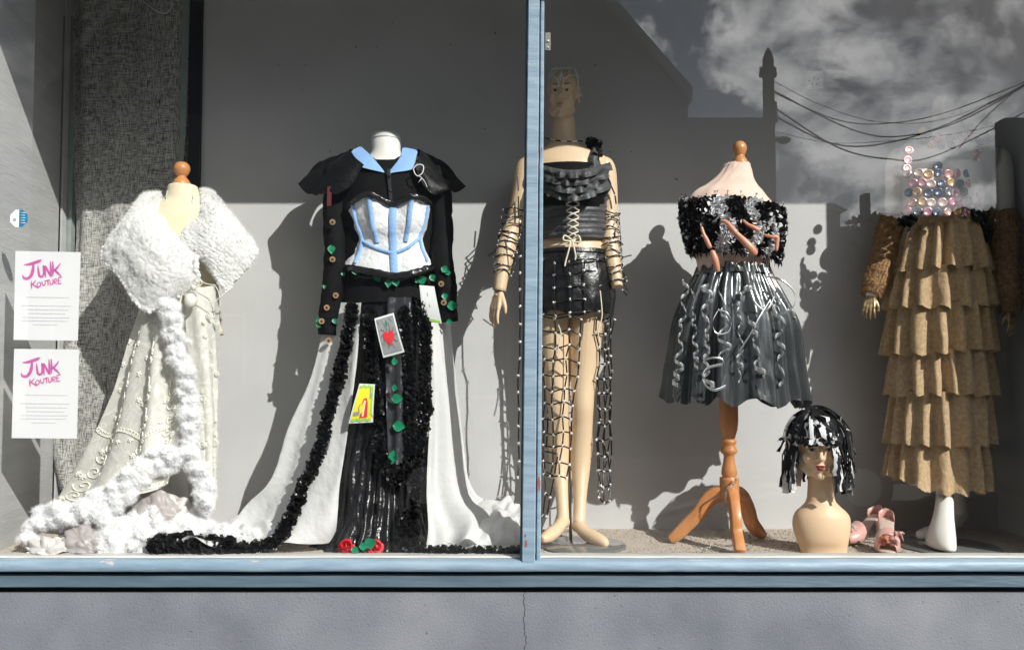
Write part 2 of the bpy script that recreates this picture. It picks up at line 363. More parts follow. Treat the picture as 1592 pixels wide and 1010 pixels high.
# window glass: clear sheet that mirrors the street by Fresnel
m = bpy.data.materials.new('window_glass'); m.use_nodes = True; t = m.node_tree; t.nodes.remove(t.nodes['Principled BSDF'])
fr = t.nodes.new('ShaderNodeFresnel'); fr.inputs['IOR'].default_value = 1.6; tr = t.nodes.new('ShaderNodeBsdfTransparent'); tr.inputs[0].default_value = (.985,.99,.985,1)
gl = t.nodes.new('ShaderNodeBsdfGlossy'); gl.inputs['Roughness'].default_value = 0.0; ms = t.nodes.new('ShaderNodeMixShader')
geo = t.nodes.new('ShaderNodeNewGeometry'); io = t.nodes.new('ShaderNodeMapRange'); io.inputs[3].default_value = 1.7; io.inputs[4].default_value = 1/1.7
t.links.new(geo.outputs['Backfacing'], io.inputs[0]); t.links.new(io.outputs[0], fr.inputs['IOR'])
t.links.new(fr.outputs[0], ms.inputs[0]); t.links.new(tr.outputs[0], ms.inputs[1]); t.links.new(gl.outputs[0], ms.inputs[2]); t.links.new(ms.outputs[0], t.nodes['Material Output'].inputs[0]); M['glass'] = m
# the riser's hairline crack and pits
def crack_material(m, x0):
    t = m.node_tree; b = t.nodes['Principled BSDF']; l = t.links.new; src = b.inputs['Base Color'].links[0].from_socket
    tc = t.nodes.new('ShaderNodeTexCoord'); sp = t.nodes.new('ShaderNodeSeparateXYZ'); l(tc.outputs['Object'], sp.inputs[0])
    cb = t.nodes.new('ShaderNodeCombineXYZ'); l(sp.outputs[2], cb.inputs[2]); n = t.nodes.new('ShaderNodeTexNoise'); n.inputs['Scale'].default_value = 14; n.inputs['Detail'].default_value = 6; n.inputs['Roughness'].default_value = .65; l(cb.outputs[0], n.inputs[0])
    a = t.nodes.new('ShaderNodeMath'); a.operation = 'MULTIPLY_ADD'; a.inputs[1].default_value = .06; a.inputs[2].default_value = x0 - .03; l(n.outputs[0], a.inputs[0])
    s = t.nodes.new('ShaderNodeMath'); s.operation = 'SUBTRACT'; l(sp.outputs[0], s.inputs[0]); l(a.outputs[0], s.inputs[1])
    ab = t.nodes.new('ShaderNodeMath'); ab.operation = 'ABSOLUTE'; l(s.outputs[0], ab.inputs[0])
    lt = t.nodes.new('ShaderNodeMath'); lt.operation = 'LESS_THAN'; lt.inputs[1].default_value = .0014; l(ab.outputs[0], lt.inputs[0])
    mx = t.nodes.new('ShaderNodeMixRGB'); mx.inputs[2].default_value = (.02,.02,.02,1); l(lt.outputs[0], mx.inputs[0]); l(src, mx.inputs[1]); l(mx.outputs[0], b.inputs['Base Color'])
crack_material(M['riser'], P(815, 965, -.02).x)
def chips(m, col, scale, lo, stretch):
    """flaked paint: bare patches with their own outline"""
    t = m.node_tree; b = t.nodes['Principled BSDF']; l = t.links.new; src = b.inputs['Base Color'].links[0].from_socket
    tc = t.nodes.new('ShaderNodeTexCoord'); mp = t.nodes.new('ShaderNodeMapping'); mp.inputs['Scale'].default_value = stretch; l(tc.outputs['Object'], mp.inputs[0])
    n = t.nodes.new('ShaderNodeTexNoise'); n.inputs['Scale'].default_value = scale; n.inputs['Detail'].default_value = 8; n.inputs['Roughness'].default_value = .7; l(mp.outputs[0], n.inputs[0])
    r = t.nodes.new('ShaderNodeValToRGB'); r.color_ramp.elements[0].position = lo; r.color_ramp.elements[1].position = lo + .02; l(n.outputs[0], r.inputs[0])
    mx = t.nodes.new('ShaderNodeMixRGB'); mx.inputs[2].default_value = (*col, 1); l(r.outputs[0], mx.inputs[0]); l(src, mx.inputs[1]); l(mx.outputs[0], b.inputs['Base Color'])
chips(M['blue_wood'], (.40,.37,.36), 16, .64, (.35,1.5,2))
chips(M['apron'], (.35,.36,.36), 30, .70, (.5,1,1)); chips(M['riser'], (.075,.075,.088), 60, .635, (1,1,1.6)); chips(M['riser'], (.20,.20,.21), 90, .64, (1,1,1))
chips(M['wall'], (.36,.36,.36), 30, .77, (1,1,1))
# ============================================================ the setting
XR = 1.93
g = G(); g.box((-40,-13.0,-.20), (40,-.9,0)); 
struct('road', G().box((-60,-9.2,-.22), (60,-2.9,-.02)), M['asphalt'])
struct('ground', G().box((-300,-300,-.5), (300,40,-.24)), M['paving'])
struct('pavement', G().box((-60,-2.78,-.22), (60,-.03,.10)), M['paving'])
struct('kerb', G().box((-60,-2.9,-.22), (60,-2.782,.104)), M['kerb'])
struct('pavement', G().box((-60,-40,-.22), (60,-9.202,.10)), M['paving'])
z0 = FLOOR
# interior of the display
xb = P(90, 300, BACK).x; xg = P(-14, 300, .03).x
zc = 3.05
struct('floor', G().box((-2.3,.035,z0-.2), (2.3,1.2,z0)), M['carpet'])
fl = G()
rs = random.Random(3)
for _ in range(16000):                                             # pile of the carpet
    x, y = rs.uniform(-1.9, 1.93), rs.uniform(.04, .56); h = rs.uniform(.003, .006); a = rs.uniform(0, 6.28); dx, dy = math.cos(a)*.0022, math.sin(a)*.0022
    fl.add([(x-dx, y-dy, z0), (x+dx, y+dy, z0), (x+rs.gauss(0,.002), y+rs.gauss(0,.002), z0+h)], [(0,1,2)])
add('carpet_pile', fl, M['carpet'], kind='stuff')
xw = P(312, 300, BACK).x
struct('back_wall', G().box((xw, BACK, z0-.1), (2.2, BACK+.08, zc+.1)), M['wall'])
struct('ceiling', G().box((-2.4,.03,zc), (2.3,1.2,zc+.1)), M['wall'])
g = G(); g.hexa([(xg,.03,z0-.1),(xg-.3,.03,z0-.1),(xb-.3,BACK+.01,z0-.1),(xb,BACK+.01,z0-.1)], [(xg,.03,zc+.1),(xg-.3,.03,zc+.1),(xb-.3,BACK+.01,zc+.1),(xb,BACK+.01,zc+.1)])
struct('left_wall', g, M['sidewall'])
struct('right_wall', G().box((XR,.03,z0-.1), (XR+.2,BACK+.2,zc+.1)), M['wall'])
struct('back_room_wall', G().box((-2.4,1.1,z0-.1), (xw+.1,1.2,zc+.1)), M['dark'])
# posts round the curtained opening
o = alone('door_post', G().box((P(293,300,BACK).x, BACK-.012, z0-.05), (xw-.002, BACK+.06, zc-.002)), M['black_post'], 'glossy black upright post at the right edge of the tweed curtain', 'post', smooth=False)
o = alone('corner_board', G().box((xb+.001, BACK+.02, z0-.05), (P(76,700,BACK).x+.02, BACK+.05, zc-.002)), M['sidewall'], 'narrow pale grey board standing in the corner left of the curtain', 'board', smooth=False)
o = alone('back_board', G().box((P(80,300,.63).x, .63, z0), (P(112,300,.63).x, .66, zc-.1)), M['green_board'], 'grey green board showing in the gap left of the curtain', 'board', smooth=False)
# curtain
def cdisp(u, v, p):
    return .018*math.sin(u*9 + .8*math.sin(v*3)) * (1 - .2*v) + .006*math.sin(u*31 + v*2)
c = sheet([[(118,-40,.66),(135,-40,.60),(190,-40,.57),(250,-40,.57),(300,-40,.60)],
           [(116,200,.66),(138,200,.60),(190,200,.56),(250,200,.57),(300,200,.60)],
           [(126,380,.66),(136,380,.60),(190,400,.55),(250,400,.56),(300,400,.60)],
           [(96,560,.64),(112,560,.58),(180,560,.55),(240,560,.56),(300,560,.60)],
           [(78,690,.62),(100,700,.57),(160,700,.55),(240,700,.56),(300,700,.60)],
           [(110,790,.60),(125,800,.57),(170,812,.56),(240,812,.57),(300,812,.60)]], 110, 60, cdisp)
alone('curtain', c, M['tweed'], 'dark grey tweed curtain hanging in folds behind the white caped dress form', 'curtain')
c = sheet([[(280,-20,.57),(296,-20,.57)],[(272,180,.57),(290,180,.57)],[(262,300,.565),(282,300,.565)],[(262,420,.56),(282,420,.56)]], 6, 20)
alone('hanging_cloth_strip', c, M['green_board'], 'narrow grey strip of cloth hanging beside the black post', 'cloth strip')
o = alone('cable', G().tube(path(PP((205,-12,.4),(235,12,.4),(255,21,.4),(266,12,.4),(268,-12,.4)), 24), .0025, 6), M['grey_ink'], 'thin loose grey cable looping down at the top of the curtain', 'cable')
# shop front outside
rz = P(800, 921, -.02).z
struct('wall', G().box((-6,-.02,0), (6,.02,rz)), M['riser'])
struct('wall', G().box((-6,.006,rz+.0005), (6,.02,z0-.031)), M['dark'])  # added near-black strip: paints in the shade of the gaps round the apron
struct('wall', G().box((1.93,-.02,rz+.0), (6,.3,3.4)), M['riser'])
struct('wall', G().box((-6,-.02,rz+.0), (-1.93,.3,3.4)), M['riser'])
zline = P(832, 9, -.05).z
fas = thing('shop_fascia', 'deep blue shop fascia board above the display window', 'fascia', (0,-.15,zline+.2))
add('fascia_board', G().box((-6,-.25,zline+.188), (6,.3,zline+1.2)), M['blue_wood'], fas, smooth=False)
# window frame
fr = thing('shop_window', 'wide two-pane shop window in flaking pale blue painted wood', 'window', (0,0,rz))
zs0 = P(800, 888, -.055).z; zap = P(800, 913, -.04).z
def bar(x0, x1, prof):
    n = 160; rows = []
    for i in range(n+1):
        x = x0 + (x1-x0)*i/n; w = .0012*nz(x*3, 5) + .0005*nz(x*20, 9)
        rows.append([Vector((x, y + w*.6, z + w)) for y, z in prof])
    gg = G(); gg.grid(rows, True, True); return gg
zt = P(800, 871, -.055).z
add('sill', bar(-3, 3, [(-.02,zs0+.002),(-.056,zs0),(-.061,zs0+.003),(-.062,zs0+.014),(-.060,zt-.005),(-.053,zt-.001),(-.03,zt+.001),(-.02,zt+.0012),(-.02,zs0+.01)][::-1]), M['blue_wood'], fr)
add('ledge', bar(-3, 3, [(-.019,z0-.03),(-.019,zt+.0025),(-.014,zt+.004),(.040,zt+.0045),(.040,z0-.03)][::-1]), M['ledge'], fr, smooth=False)
add('apron', bar(-3, 3, [(.005,zap),(-.036,zap),(-.040,zap+.003),(-.037,zs0-.017),(-.034,zs0-.014),(.005,zs0-.014)][::-1]), M['apron'], fr, smooth=False)
def upright(px_t, px_b, y0, y1, zb, ztop, X=None):
    a0, a1 = P(px_b[0], 868, y0).x, P(px_b[1], 868, y0).x; b0, b1 = P(px_t[0], 0, y0).x, P(px_t[1], 0, y0).x
    def at(z, l, r):                                                   # extend the lean past the frame
        z_0, z_1 = P(820, 868, y0).z, P(820, 0, y0).z; k = (z - z_0)/(z_1 - z_0); return l + (r-l)*k
    gg = G(); rows = []
    for i in range(41):
        z = zb + (ztop-zb)*i/40; x0, x1 = at(z, a0, b0), at(z, a1, b1); e = .003; w = .0006*nz(z*9, y0)
        rows.append([Vector(q) for q in ((x0+e,y0+w,z),(x1-e,y0+w,z),(x1+w,y0+e,z),(x1,y1,z),(x0,y1,z),(x0+w,y0+e,z))])
    gg.grid(rows, True, True); return gg
add('mullion', upright((821,839), (811,832), -.060, .03, z0-.002, 2.95), M['blue_wood'], fr, smooth=False)
add('glazing_bead', upright((840.5,846.5), (833.5,840.5), -.050, .03, z0-.002, 2.95), M['blue_wood'], fr, smooth=False)
mulx0, mulx1 = P(800,500,0).x, P(860,500,0).x
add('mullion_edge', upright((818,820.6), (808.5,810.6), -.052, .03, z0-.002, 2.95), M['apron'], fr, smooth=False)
flk = G()
for px, py, w, h in ((838,752,5,26),(818,845,4,14),(817,832,3,6),(842,232,3,8)):
    p = P(px, py, -.0615); r_ = random.Random(px); pts = []
    for k in range(9):
        a = 2*math.pi*k/9; q = r_.uniform(.6, 1); pts.append(Vector((p.x + math.cos(a)*w*.0011*q, p.y, p.z + math.sin(a)*h*.0011*q)))
    flk.add(pts, [tuple(range(9))])
add('bare_red_patch', flk, M['card_red'].copy(), fr)
flk_m = bpy.data.materials['red_print.001'].node_tree.nodes['Principled BSDF']; flk_m.inputs['Base Color'].default_value = (.25,.06,.05,1)
JX = 1.79
add('jamb', G().box((JX,-.05,z0-.02), (1.93,.03,2.95)), M['blue_wood'], fr, smooth=False)
add('jamb', G().box((-1.93,-.05,z0-.02), (-1.80,.03,2.95)), M['blue_wood'], fr, smooth=False)
add('head_rail', G().box((-1.93,-.048,2.952), (1.93,.03,3.2)), M['blue_wood'], fr, smooth=False)
for x0, x1 in ((-1.81, P(822,500,0).x), (P(838,500,0).x, JX+.01)):
    add('pane', G().box((x0,-.003,z0-.01), (x1,.003,2.96)), M['glass'], fr, smooth=False)
lt = thing('window_latch', 'small metal latch on the window upright above the bare mannequin head', 'latch', P(852,72,.035))
add('latch_plate', G().box(P(848,78,.02), P(856,52,.026)), M['steel'], lt, smooth=False)
add('screw', G().ball(P(852,64,.018), .0045, 10, 6), M['silver'], lt); add('screw', G().ball(P(852,74,.018), .003, 10, 6), M['silver'], lt)
# socket on the wall
sk = thing('wall_socket', 'white double-holed electric socket high on the grey back wall', 'socket', P(1265,140,BACK))
a, b_ = P(1252,139,BACK), P(1279,111,BACK); gg = G()
e = .003
gg.grid([[Vector((a.x,BACK-.0005,a.z)),Vector((b_.x,BACK-.0005,a.z)),Vector((b_.x,BACK-.0005,b_.z)),Vector((a.x,BACK-.0005,b_.z))],
         [Vector((a.x,BACK-.007,a.z)),Vector((b_.x,BACK-.007,a.z)),Vector((b_.x,BACK-.007,b_.z)),Vector((a.x,BACK-.007,b_.z))],
         [Vector((a.x+e,BACK-.01,a.z+e)),Vector((b_.x-e,BACK-.01,a.z+e)),Vector((b_.x-e,BACK-.01,b_.z-e)),Vector((a.x+e,BACK-.01,b_.z-e))]], True, True)
add('faceplate', gg, M['socket'], sk, smooth=False)
for px, py in ((1258,126),(1266,121),(1263,131),(1270,131),(1272,123)): add('hole', G().ball(P(px,py,BACK-.0105), (.004,.002,.0035), 8, 6), M['ink'], sk)
# little blemishes on the wall
gg = G(); rs = random.Random(12)
for px, py in ((925,102),(948,236),(981,236),(1050,278),(1053,279),(553,73),(470,140),(513,235),(433,102),(475,102),(610,35),(586,73),(700,70),(754,200),(770,52),(1246,222),(1258,278)):
    gg.ball(P(px,py,BACK-.001), (rs.uniform(.002,.004),.0015,rs.uniform(.002,.004)), 6, 4)
add('pinholes', gg, M['ink'], kind='stuff')
# ------------------------------------------------------------ notices taped inside the glass
STROKES = [  # hand brushed capitals, each stroke a list of x, y, width in units of the sheet (0..100 wide, 0 at top)
 [(19,14,1),(30,13,4),(45,9,4.6),(50,7,1)], [(36,13,3),(35,22,5),(32,29,5),(26,33,4.6),(19,32,3.6),(17,28,1)],
 [(44,15,1),(45,22,3.4),(47,29,3.6),(52,30,3.6),(55,26,3.4),(54,17,3.2),(53,14,1)],
 [(58,31,1.4),(57,23,3.2),(56,15,3)], [(57,15,2.6),(62,22,3.2),(67,29,2.8)], [(68,30,2.6),(67,20,3.2),(66,9,1.4)],
 [(71,29,1.4),(71,20,3.4),(70,9,2)], [(84,11,1),(79,17,3),(72,22,3)], [(73,20,2.4),(79,24,3.2),(86,29,1.2)],
 [(33,36,1),(33,42,2.2),(34,47,1)], [(41,35,1),(37,39,2),(34,41,1.6)], [(35,41,1.4),(40,43,2),(46,46,1)],
 [(46,38,1),(43,41,1.8),(45,44,1.8),(49,43,1.8),(50,39,1.8),(46,37.5,1)],
 [(52,36,1),(53,41,1.8),(56,42,1.8),(58,39,1.6),(57,35,1)], [(58,36,1),(62,35,2),(66,34,1)], [(62,35,1.8),(63,39,1.8),(63,42,1)],
 [(66,35,1),(67,40,1.8),(70,40.5,1.8),(72,37,1.6),(71,33,1)], [(74,40,1),(74,36,1.8),(74,33,1.2),(78,33,1.6),(78,36,1.4),(75,37,1.2),(79,40,1)],
 [(81,39,1.4),(81,35,1.8),(81,31,1)], [(81,39.4,1.4),(84,39,1.6),(87,38,1)], [(81,35,1.2),(85,34.6,1.2)], [(81,31.4,1.2),(84,30.6,1.6),(88,30,1)] ]
def notice(c4, label, lines):
    Yn = .006; TL, TR, BR, BL = [P(x, y, Yn) for x, y in c4]
    t = thing('notice', label, 'notice', (BL + BR) / 2, 'printed notices taped to the window')
    def at(x, y, off=0):
        u, v = x/100, y/136; p = (TL*(1-u) + TR*u)*(1-v) + (BL*(1-u) + BR*u)*v
        return Vector((p.x, p.y + .0006*math.sin(u*3) - off, p.z))
    gg = G(); gg.grid([[at(100*i/8, 136*j/8) for i in range(9)] for j in range(9)])
    gg.grid([[at(100*i/8, 136*j/8, -.0003) for i in range(9)] for j in range(9)]); add('sheet', gg, M['paper'], t)
    gg = G()
    for s in STROKES:
        pts = [Vector((12 + (x-17)*.86, 13 + (y-7)*1.12, w*.9)) for x, y, w in s]; q = path(pts, 10); rows = []
        for i, p in enumerate(q):
            d = (q[min(i+1,9)] - q[max(i-1,0)]); d.z = 0; d.normalize(); w = p.z*.55*(1 + .15*nz(p.x, p.y)); rows.append([at(p.x - d.y*w, p.y + d.x*w, .0012), at(p.x + d.y*w, p.y - d.x*w, .0012)])
        gg.grid(rows)
    add('brush_logo', gg, M['pink_ink'], t)
    gg = G(); r_ = random.Random(5)
    for y, x0, x1 in lines:
        x = x0
        while x < x1:
            w = r_.uniform(1.5, 5); gg.grid([[at(x,y,.001), at(min(x+w,x1),y,.001)],[at(x,y+.8,.001), at(min(x+w,x1),y+.8,.001)]]); x += w + .9
    add('printed_text', gg, M['grey_ink'], t, kind='stuff')
    tp = G()
    return t
LN = [(70,18,84),(83,12,88),(89,20,84),(95,22,80),(101,14,86),(106,12,84),(112,30,68)]
notice([(24,390),(125.5,392),(121,529.5),(21,528)], 'upper of the two white sheets with a magenta brush lettered heading', LN)
notice([(22,542),(123,543),(119.5,681.5),(18,680.5)], 'lower of the two white sheets with a magenta brush lettered heading', LN)
# octagonal sticker
st = thing('sticker', 'small octagonal sticker half white half teal above the notices', 'sticker', P(28,353,-.004))
c = P(29.5,339.5,-.0042); rr = .031
gl_ = G(); gd = G(); r8 = [Vector((c.x + rr*math.cos(R(22.5+45*k)), c.y, c.z + rr*math.sin(R(22.5+45*k)))) for k in range(8)]
top = Vector((c.x, c.y, r8[1].z)); bot = Vector((c.x, c.y, r8[6].z))
gl_.add([top, r8[2], r8[3], r8[4], r8[5], bot], [(0,1,2,3,4,5)]); gd.add([top, bot, r8[6], r8[7], r8[0], r8[1]], [(0,1,2,3,4,5)])
add('white_half', gl_, M['card_white'], st); add('teal_half', gd, M['teal_print'], st)
add('dot', G().ball((c.x-.014, c.y-.0006, c.z-.004), (.006,.0006,.006), 12, 6), M['card_grey'], st)
gg = G()
for k in range(5): gg.box((c.x+.004, c.y-.0012, c.z+.018-.0085*k), (c.x+.022-.002*(k%2), c.y-.0006, c.z+.0195-.0085*k))
add('printed_text', gg, M['card_white'], st)
# ============================================================ across the street (seen mirrored in the glass)
def block(px0, px1, pytop, D, depth=8):
    a, b = Q(px0, pytop, D), Q(px1, pytop, D); return a, b
D = 14
def building(name, label, a, b, ztop, y, depth, mt, wins=(), roof=None):
    t = thing(name, label, 'building', ((a+b)/2, y, 0))
    add('wall', G().box((a, y-depth, .102), (b, y, ztop)), mt, t, smooth=False)
    for (x0, z_0, x1, z_1) in wins:
        w = add('window', G().box((x0-.06, y-.05, z_0-.06), (x1+.06, y+.04, z_1+.06)), M['verge'], t, smooth=False)
        add('pane', G().box((x0, y+.041, z_0), (x1, y+.05, z_1)), M['window_dark'], w, smooth=False)
    return t
# gabled building
p0, p1 = Q(1070,155,D), Q(935,0,D); yb = p0.y; sl = (p1.z-p0.z)/(p1.x-p0.x); apx = -2.6; apz = p0.z + sl*(apx-p0.x); lx = 2*apx - p0.x
t = thing('gabled_building', 'tall dark gabled building mirrored in the glass above the centre mannequin', 'building', (apx, yb, 0))
gg = G(); yb2 = yb - 9
pts = [(lx,.102),(p0.x,.102),(p0.x,p0.z),(apx,apz),(lx,p0.z)]
gg.add([(x,yb,z) for x,z in pts] + [(x,yb2,z) for x,z in pts], [(0,1,2,3,4),(9,8,7,6,5),(0,5,6,1),(1,6,7,2),(2,7,8,3),(3,8,9,4),(4,9,5,0)])
add('wall', gg, M['brick'], t, smooth=False)
for s in (1, -1):
    e0 = Vector((apx + s*(p0.x-apx+.05), 0, p0.z-.05)); e1 = Vector((apx, 0, apz)); th = .22
    gg = G(); gg.hexa([(e0.x,yb+.1,e0.z),(e1.x,yb+.1,e1.z),(e1.x,yb2-.1,e1.z),(e0.x,yb2-.1,e0.z)][::s], [(e0.x,yb+.1,e0.z+th),(e1.x,yb+.1,e1.z+th),(e1.x,yb2-.1,e1.z+th),(e0.x,yb2-.1,e0.z+th)][::s])
    add('roof', gg, M['roof'], t, smooth=False)
    gg = G(); gg.hexa([(e0.x,yb+.102,e0.z-.02),(e1.x,yb+.102,e1.z-.02),(e1.x,yb+.13,e1.z-.02),(e0.x,yb+.13,e0.z-.02)][::s], [(e0.x,yb+.102,e0.z+th+.01),(e1.x,yb+.102,e1.z+th+.01),(e1.x,yb+.13,e1.z+th+.01),(e0.x,yb+.13,e0.z+th+.01)][::s])
    add('verge_board', gg, M['verge'], t, smooth=False)
zb1 = Q(600,180,D).z
add('rendered_band', G().box((lx+.1, yb+.002, .11), (Q(702,300,D).x, yb+.05, zb1)), M['render_light'], t, smooth=False)
for k in range(4):
    x0 = -8 + 2.3*k; w = add('window', G().box((x0, yb+.04, 1.1), (x0+1.1, yb+.09, 2.6)), M['verge'], t, smooth=False)
    add('pane', G().box((x0+.08, yb+.091, 1.18), (x0+1.02, yb+.10, 2.52)), M['window_dark'], w, smooth=False)
# hanging lozenge sign
sg = thing('lozenge_sign', 'dark diamond shaped hanging sign mirrored faintly between two mannequins', 'sign', Q(743,200,11))
q = [Q(743,128,11), Q(770,160,11), Q(743,195,11), Q(718,160,11)]; gg = G(); v = Vector((0,.03,0))
gg.hexa([p - v for p in q], [p + v for p in q]); add('board', gg, M['window_dark'], sg, smooth=False)
gg = G()
for r_, n_ in ((0,8),(1,3)):
    for k in range(n_):
        p = Q(724+5.2*k+18*r_, 148+2*k+16*r_, 11); gg.box((p.x-.012, p.y+.031, p.z-.05), (p.x+.012, p.y+.034, p.z+.05))
add('lettering', gg, M['render_light'], sg, smooth=False)
# taller block further left, plain
building('tall_block', 'taller plain block mirrored dark behind the gabled building', -14, -1.5, 13.5, yb-9.2, 6, M['brick'])
# lower ones
a, b = Q(1071,183,D+.1), Q(1199,183,D+.1)
building('flat_roofed_house', 'flat roofed dark house mirrored beside the telegraph pole', a.x, b.x, a.z, a.y, 7, M['brick'], [(3.4,3.6,4.1,4.8)])
a, b = Q(1201,328,D+.2), Q(1306,328,D+.2)
t = building('low_shed', 'low dark shed with sloping roof mirrored right of the pole', a.x, b.x, a.z, a.y, 6, M['brick'])
gg = G(); zz = Q(1250,316,D+.2).z
gg.hexa([(a.x-.02,a.y+.1,a.z+.001),(b.x+.1,a.y+.1,a.z+.001),(b.x+.1,a.y-6,a.z+.001),(a.x-.02,a.y-6,a.z+.001)][::-1], [(a.x-.02,a.y,zz),(b.x-.1,a.y,zz),(b.x-.1,a.y-6,zz),(a.x-.02,a.y-6,zz)][::-1]); add('roof', gg, M['roof'], t, smooth=False)
a = Q(1562,183,D)
t = building('right_hand_terrace', 'tall plain terrace mirrored at the right edge of the glass', a.x, a.x+9, a.z, a.y, .3, M['brick'], [(a.x+1.2,3,a.x+2.2,4.5),(a.x+4.2,3,a.x+5.2,4.5)])
gg = G(); k = 1.7
gg.hexa([(a.x+.1,a.y-.3,.102),(a.x+9,a.y-.3,.102),(a.x*k+9,a.y-8,.102),(a.x*k+.2,a.y-8,.102)], [(a.x+.1,a.y-.3,a.z-.2),(a.x+9,a.y-.3,a.z-.2),(a.x*k+9,a.y-8,a.z-.2),(a.x*k+.2,a.y-8,a.z-.2)]); add('rear_wing', gg, M['brick'], t, smooth=False)
a = Q(1344,300,40); b = Q(1353,300,40)
building('chimney_stack', 'thin distant chimney stack mirrored over the low rooftops', a.x, b.x, a.z, a.y, .6, M['brick'])
a = Q(1300,352,38); b = Q(1700,352,38)
b = Q(1900,352,38); building('distant_terrace', 'distant row of low roofs mirrored behind the parked van', a.x, b.x, a.z, a.y, 5, M['brick'])
# distant trees
def tree(x, y, h, label, sd):
    t = thing('tree', label, 'tree', (x, y, .1), 'distant trees mirrored in the glass'); r_ = random.Random(sd)
    add('trunk', G().tube([(x,y,.1),(x+.1,y,h*.5),(x,y,h*.85)], [.16,.1,.04], 8), M['bark'], t); gg = G()
    for _ in range(900):
        a, b = r_.uniform(0,6.28), r_.random()**.5; z = r_.uniform(.3, 1); w = h*.33*math.sin(math.pi*min(1,(z-.2)/.8))**.6
        c = Vector((x + math.cos(a)*w*b*1.1, y + math.sin(a)*w*b, h*z)); d = Vector((r_.gauss(0,1), r_.gauss(0,1), r_.gauss(0,1))).normalized(); e = d.orthogonal().normalized(); s = r_.uniform(.1,.22)
        gg.add([c-d*s, c+e*s*.7, c+d*s, c-e*s*.7], [(0,1,2,3)])
    add('crown', gg, M['leafage'], t)
for k, (px, lab) in enumerate(((1352,'small round tree mirrored just right of the chimney foot'),(1376,'broad tree mirrored between chimney and white mannequin'),(1402,'shorter tree mirrored against the white mannequin shoulder'))):
    p = Q(px, 335 + 5*k, 30); tree(p.x, p.y, p.z, lab, k)
for k, (px, py, lab) in enumerate(((1432,330,'bushy tree mirrored behind the bottle cap top, leftmost there'),(1464,340,'low tree mirrored behind the middle of the bottle cap top'),(1496,326,'tallest tree mirrored right of the bottle cap top'),(1528,338,'round tree mirrored behind the right furry sleeve'),(1556,322,'tree mirrored against the edge of the right terrace'))):
    p = Q(px, py, 31); tree(p.x, p.y, p.z, lab, 20+k)
# pole and wires
pt = Q(1194,80,11); px_, py_ = pt.x, pt.y
t = thing('telegraph_pole', 'tall tarred wooden pole with cables mirrored in the right pane', 'pole', (px_, py_, .1))
add('pole', G().lathe((px_, py_), [(.10,.1),(.078,pt.z-.25),(.075,pt.z-.10),(.04,pt.z+.0),(.008,pt.z+.05)], 14), M['tarred'], t)
for k, (dx, py) in enumerate(((-.10,112),(.09,112),(.09,165),(.10,182))):
    p = Q(1194, py, 11); add('insulator', G().lathe((px_+dx, py_), [(.015,p.z-.08),(.030,p.z-.06),(.030,p.z),(.018,p.z+.02),(.028,p.z+.04),(.012,p.z+.07)], 8), M['tarred'], t)
p = Q(1206, 218, 11); gg = G(); gg.tube([(px_,py_,p.z),(px_+.12,py_,p.z+.02)], .03, 8); gg.ball((px_+.2,py_,p.z), (.1,.1,.05), 12, 6); add('lamp_head', gg, M['tarred'], t)
for pts, r_ in (([(1200,140),(1320,200),(1400,212),(1500,185),(1640,105)],.013),([(1200,143),(1300,186),(1380,192),(1480,172),(1640,108)],.010),([(1200,165),(1300,228),(1380,247),(1460,240),(1640,150)],.015),
                ([(1200,178),(1290,222),(1370,224),(1480,190),(1640,106)],.015),([(1200,125),(1280,165),(1370,190),(1480,182),(1640,112)],.006),([(1208,205),(1290,222),(1400,218),(1500,205),(1640,175)],.006),([(1490,232),(1530,185),(1590,132),(1640,98)],.009)):
    add('cable', G().tube(path([Q(x,y,11 if i == 0 else 11.2) for i, (x,y) in enumerate(pts)], 40), r_*.72, 6), M['tarred'], t)
# parked vehicles
def vehicle(name, label, x, y, L_, H, mt, van):
    t = thing(name, label, 'van' if van else 'car', (x, y, -.02)); W = 1.75
    body = [(-.5,.22),(-.5,.50),(-.47,.56),(-.30,.60),(-.17,.97),(.30,1.0),(.44,.62),(.49,.58),(.5,.22)] if not van else [(-.5,.2),(-.5,.52),(-.46,.60),(-.33,.66),(-.22,.97),(.40,1.0),(.49,.90),(.5,.22)]
    rows = []
    for k, w in ((0,.44),(1,.5),(2,.5),(3,.44)):
        yy = y - W/2 + W*(k/3 if k in (0,3) else (.04 if k == 1 else .96)); rows.append([Vector((x + a*L_*(.99 if k in (0,3) else 1), yy + (0 if b < .62 else (.12 if k < 2 else -.12)), -.02 + b*H)) for a, b in body])
    gg = G(); gg.grid(rows, True, True); add('body', gg, mt, t, smooth=False)
    for s in (-1, 1):
        yy = y + s*(W/2-.10); gl2 = [(-.265,.63),(-.165,.91),(.0,.93),(.0,.63)], [(.02,.63),(.02,.93),(.28,.94),(.37,.66)]
        for q in gl2:
            gg = G(); pts = [Vector((x + a*L_, yy + s*.012 - s*.0*b, -.02 + b*H)) for a, b in q]; v = Vector((0,.01,0)); gg.hexa([p - v for p in pts], [p + v for p in pts]); add('side_window', gg, M['window_dark'], t, smooth=False)
        for a in (-.31, .31):
            w = add('wheel', G().tube([(x+a*L_, y+s*(W/2-.18), .31), (x+a*L_, y+s*(W/2+.01), .31)], .33, 20), M['tyre'], t, smooth=False)
            add('hubcap', G().tube([(x+a*L_, y+s*(W/2+.012), .31), (x+a*L_, y+s*(W/2+.03), .31)], .2, 14), M['silver'], w, smooth=False)
        add('headlight', G().ball((x-.487*L_, y+s*.62, .47*H), (.06,.14,.07), 10, 6), M['lamp'], t)
        add('door_mirror', G().ball((x-.2*L_, y+s*(W/2+.06), .64*H), (.06,.1,.07), 10, 6), mt, t)
    return t
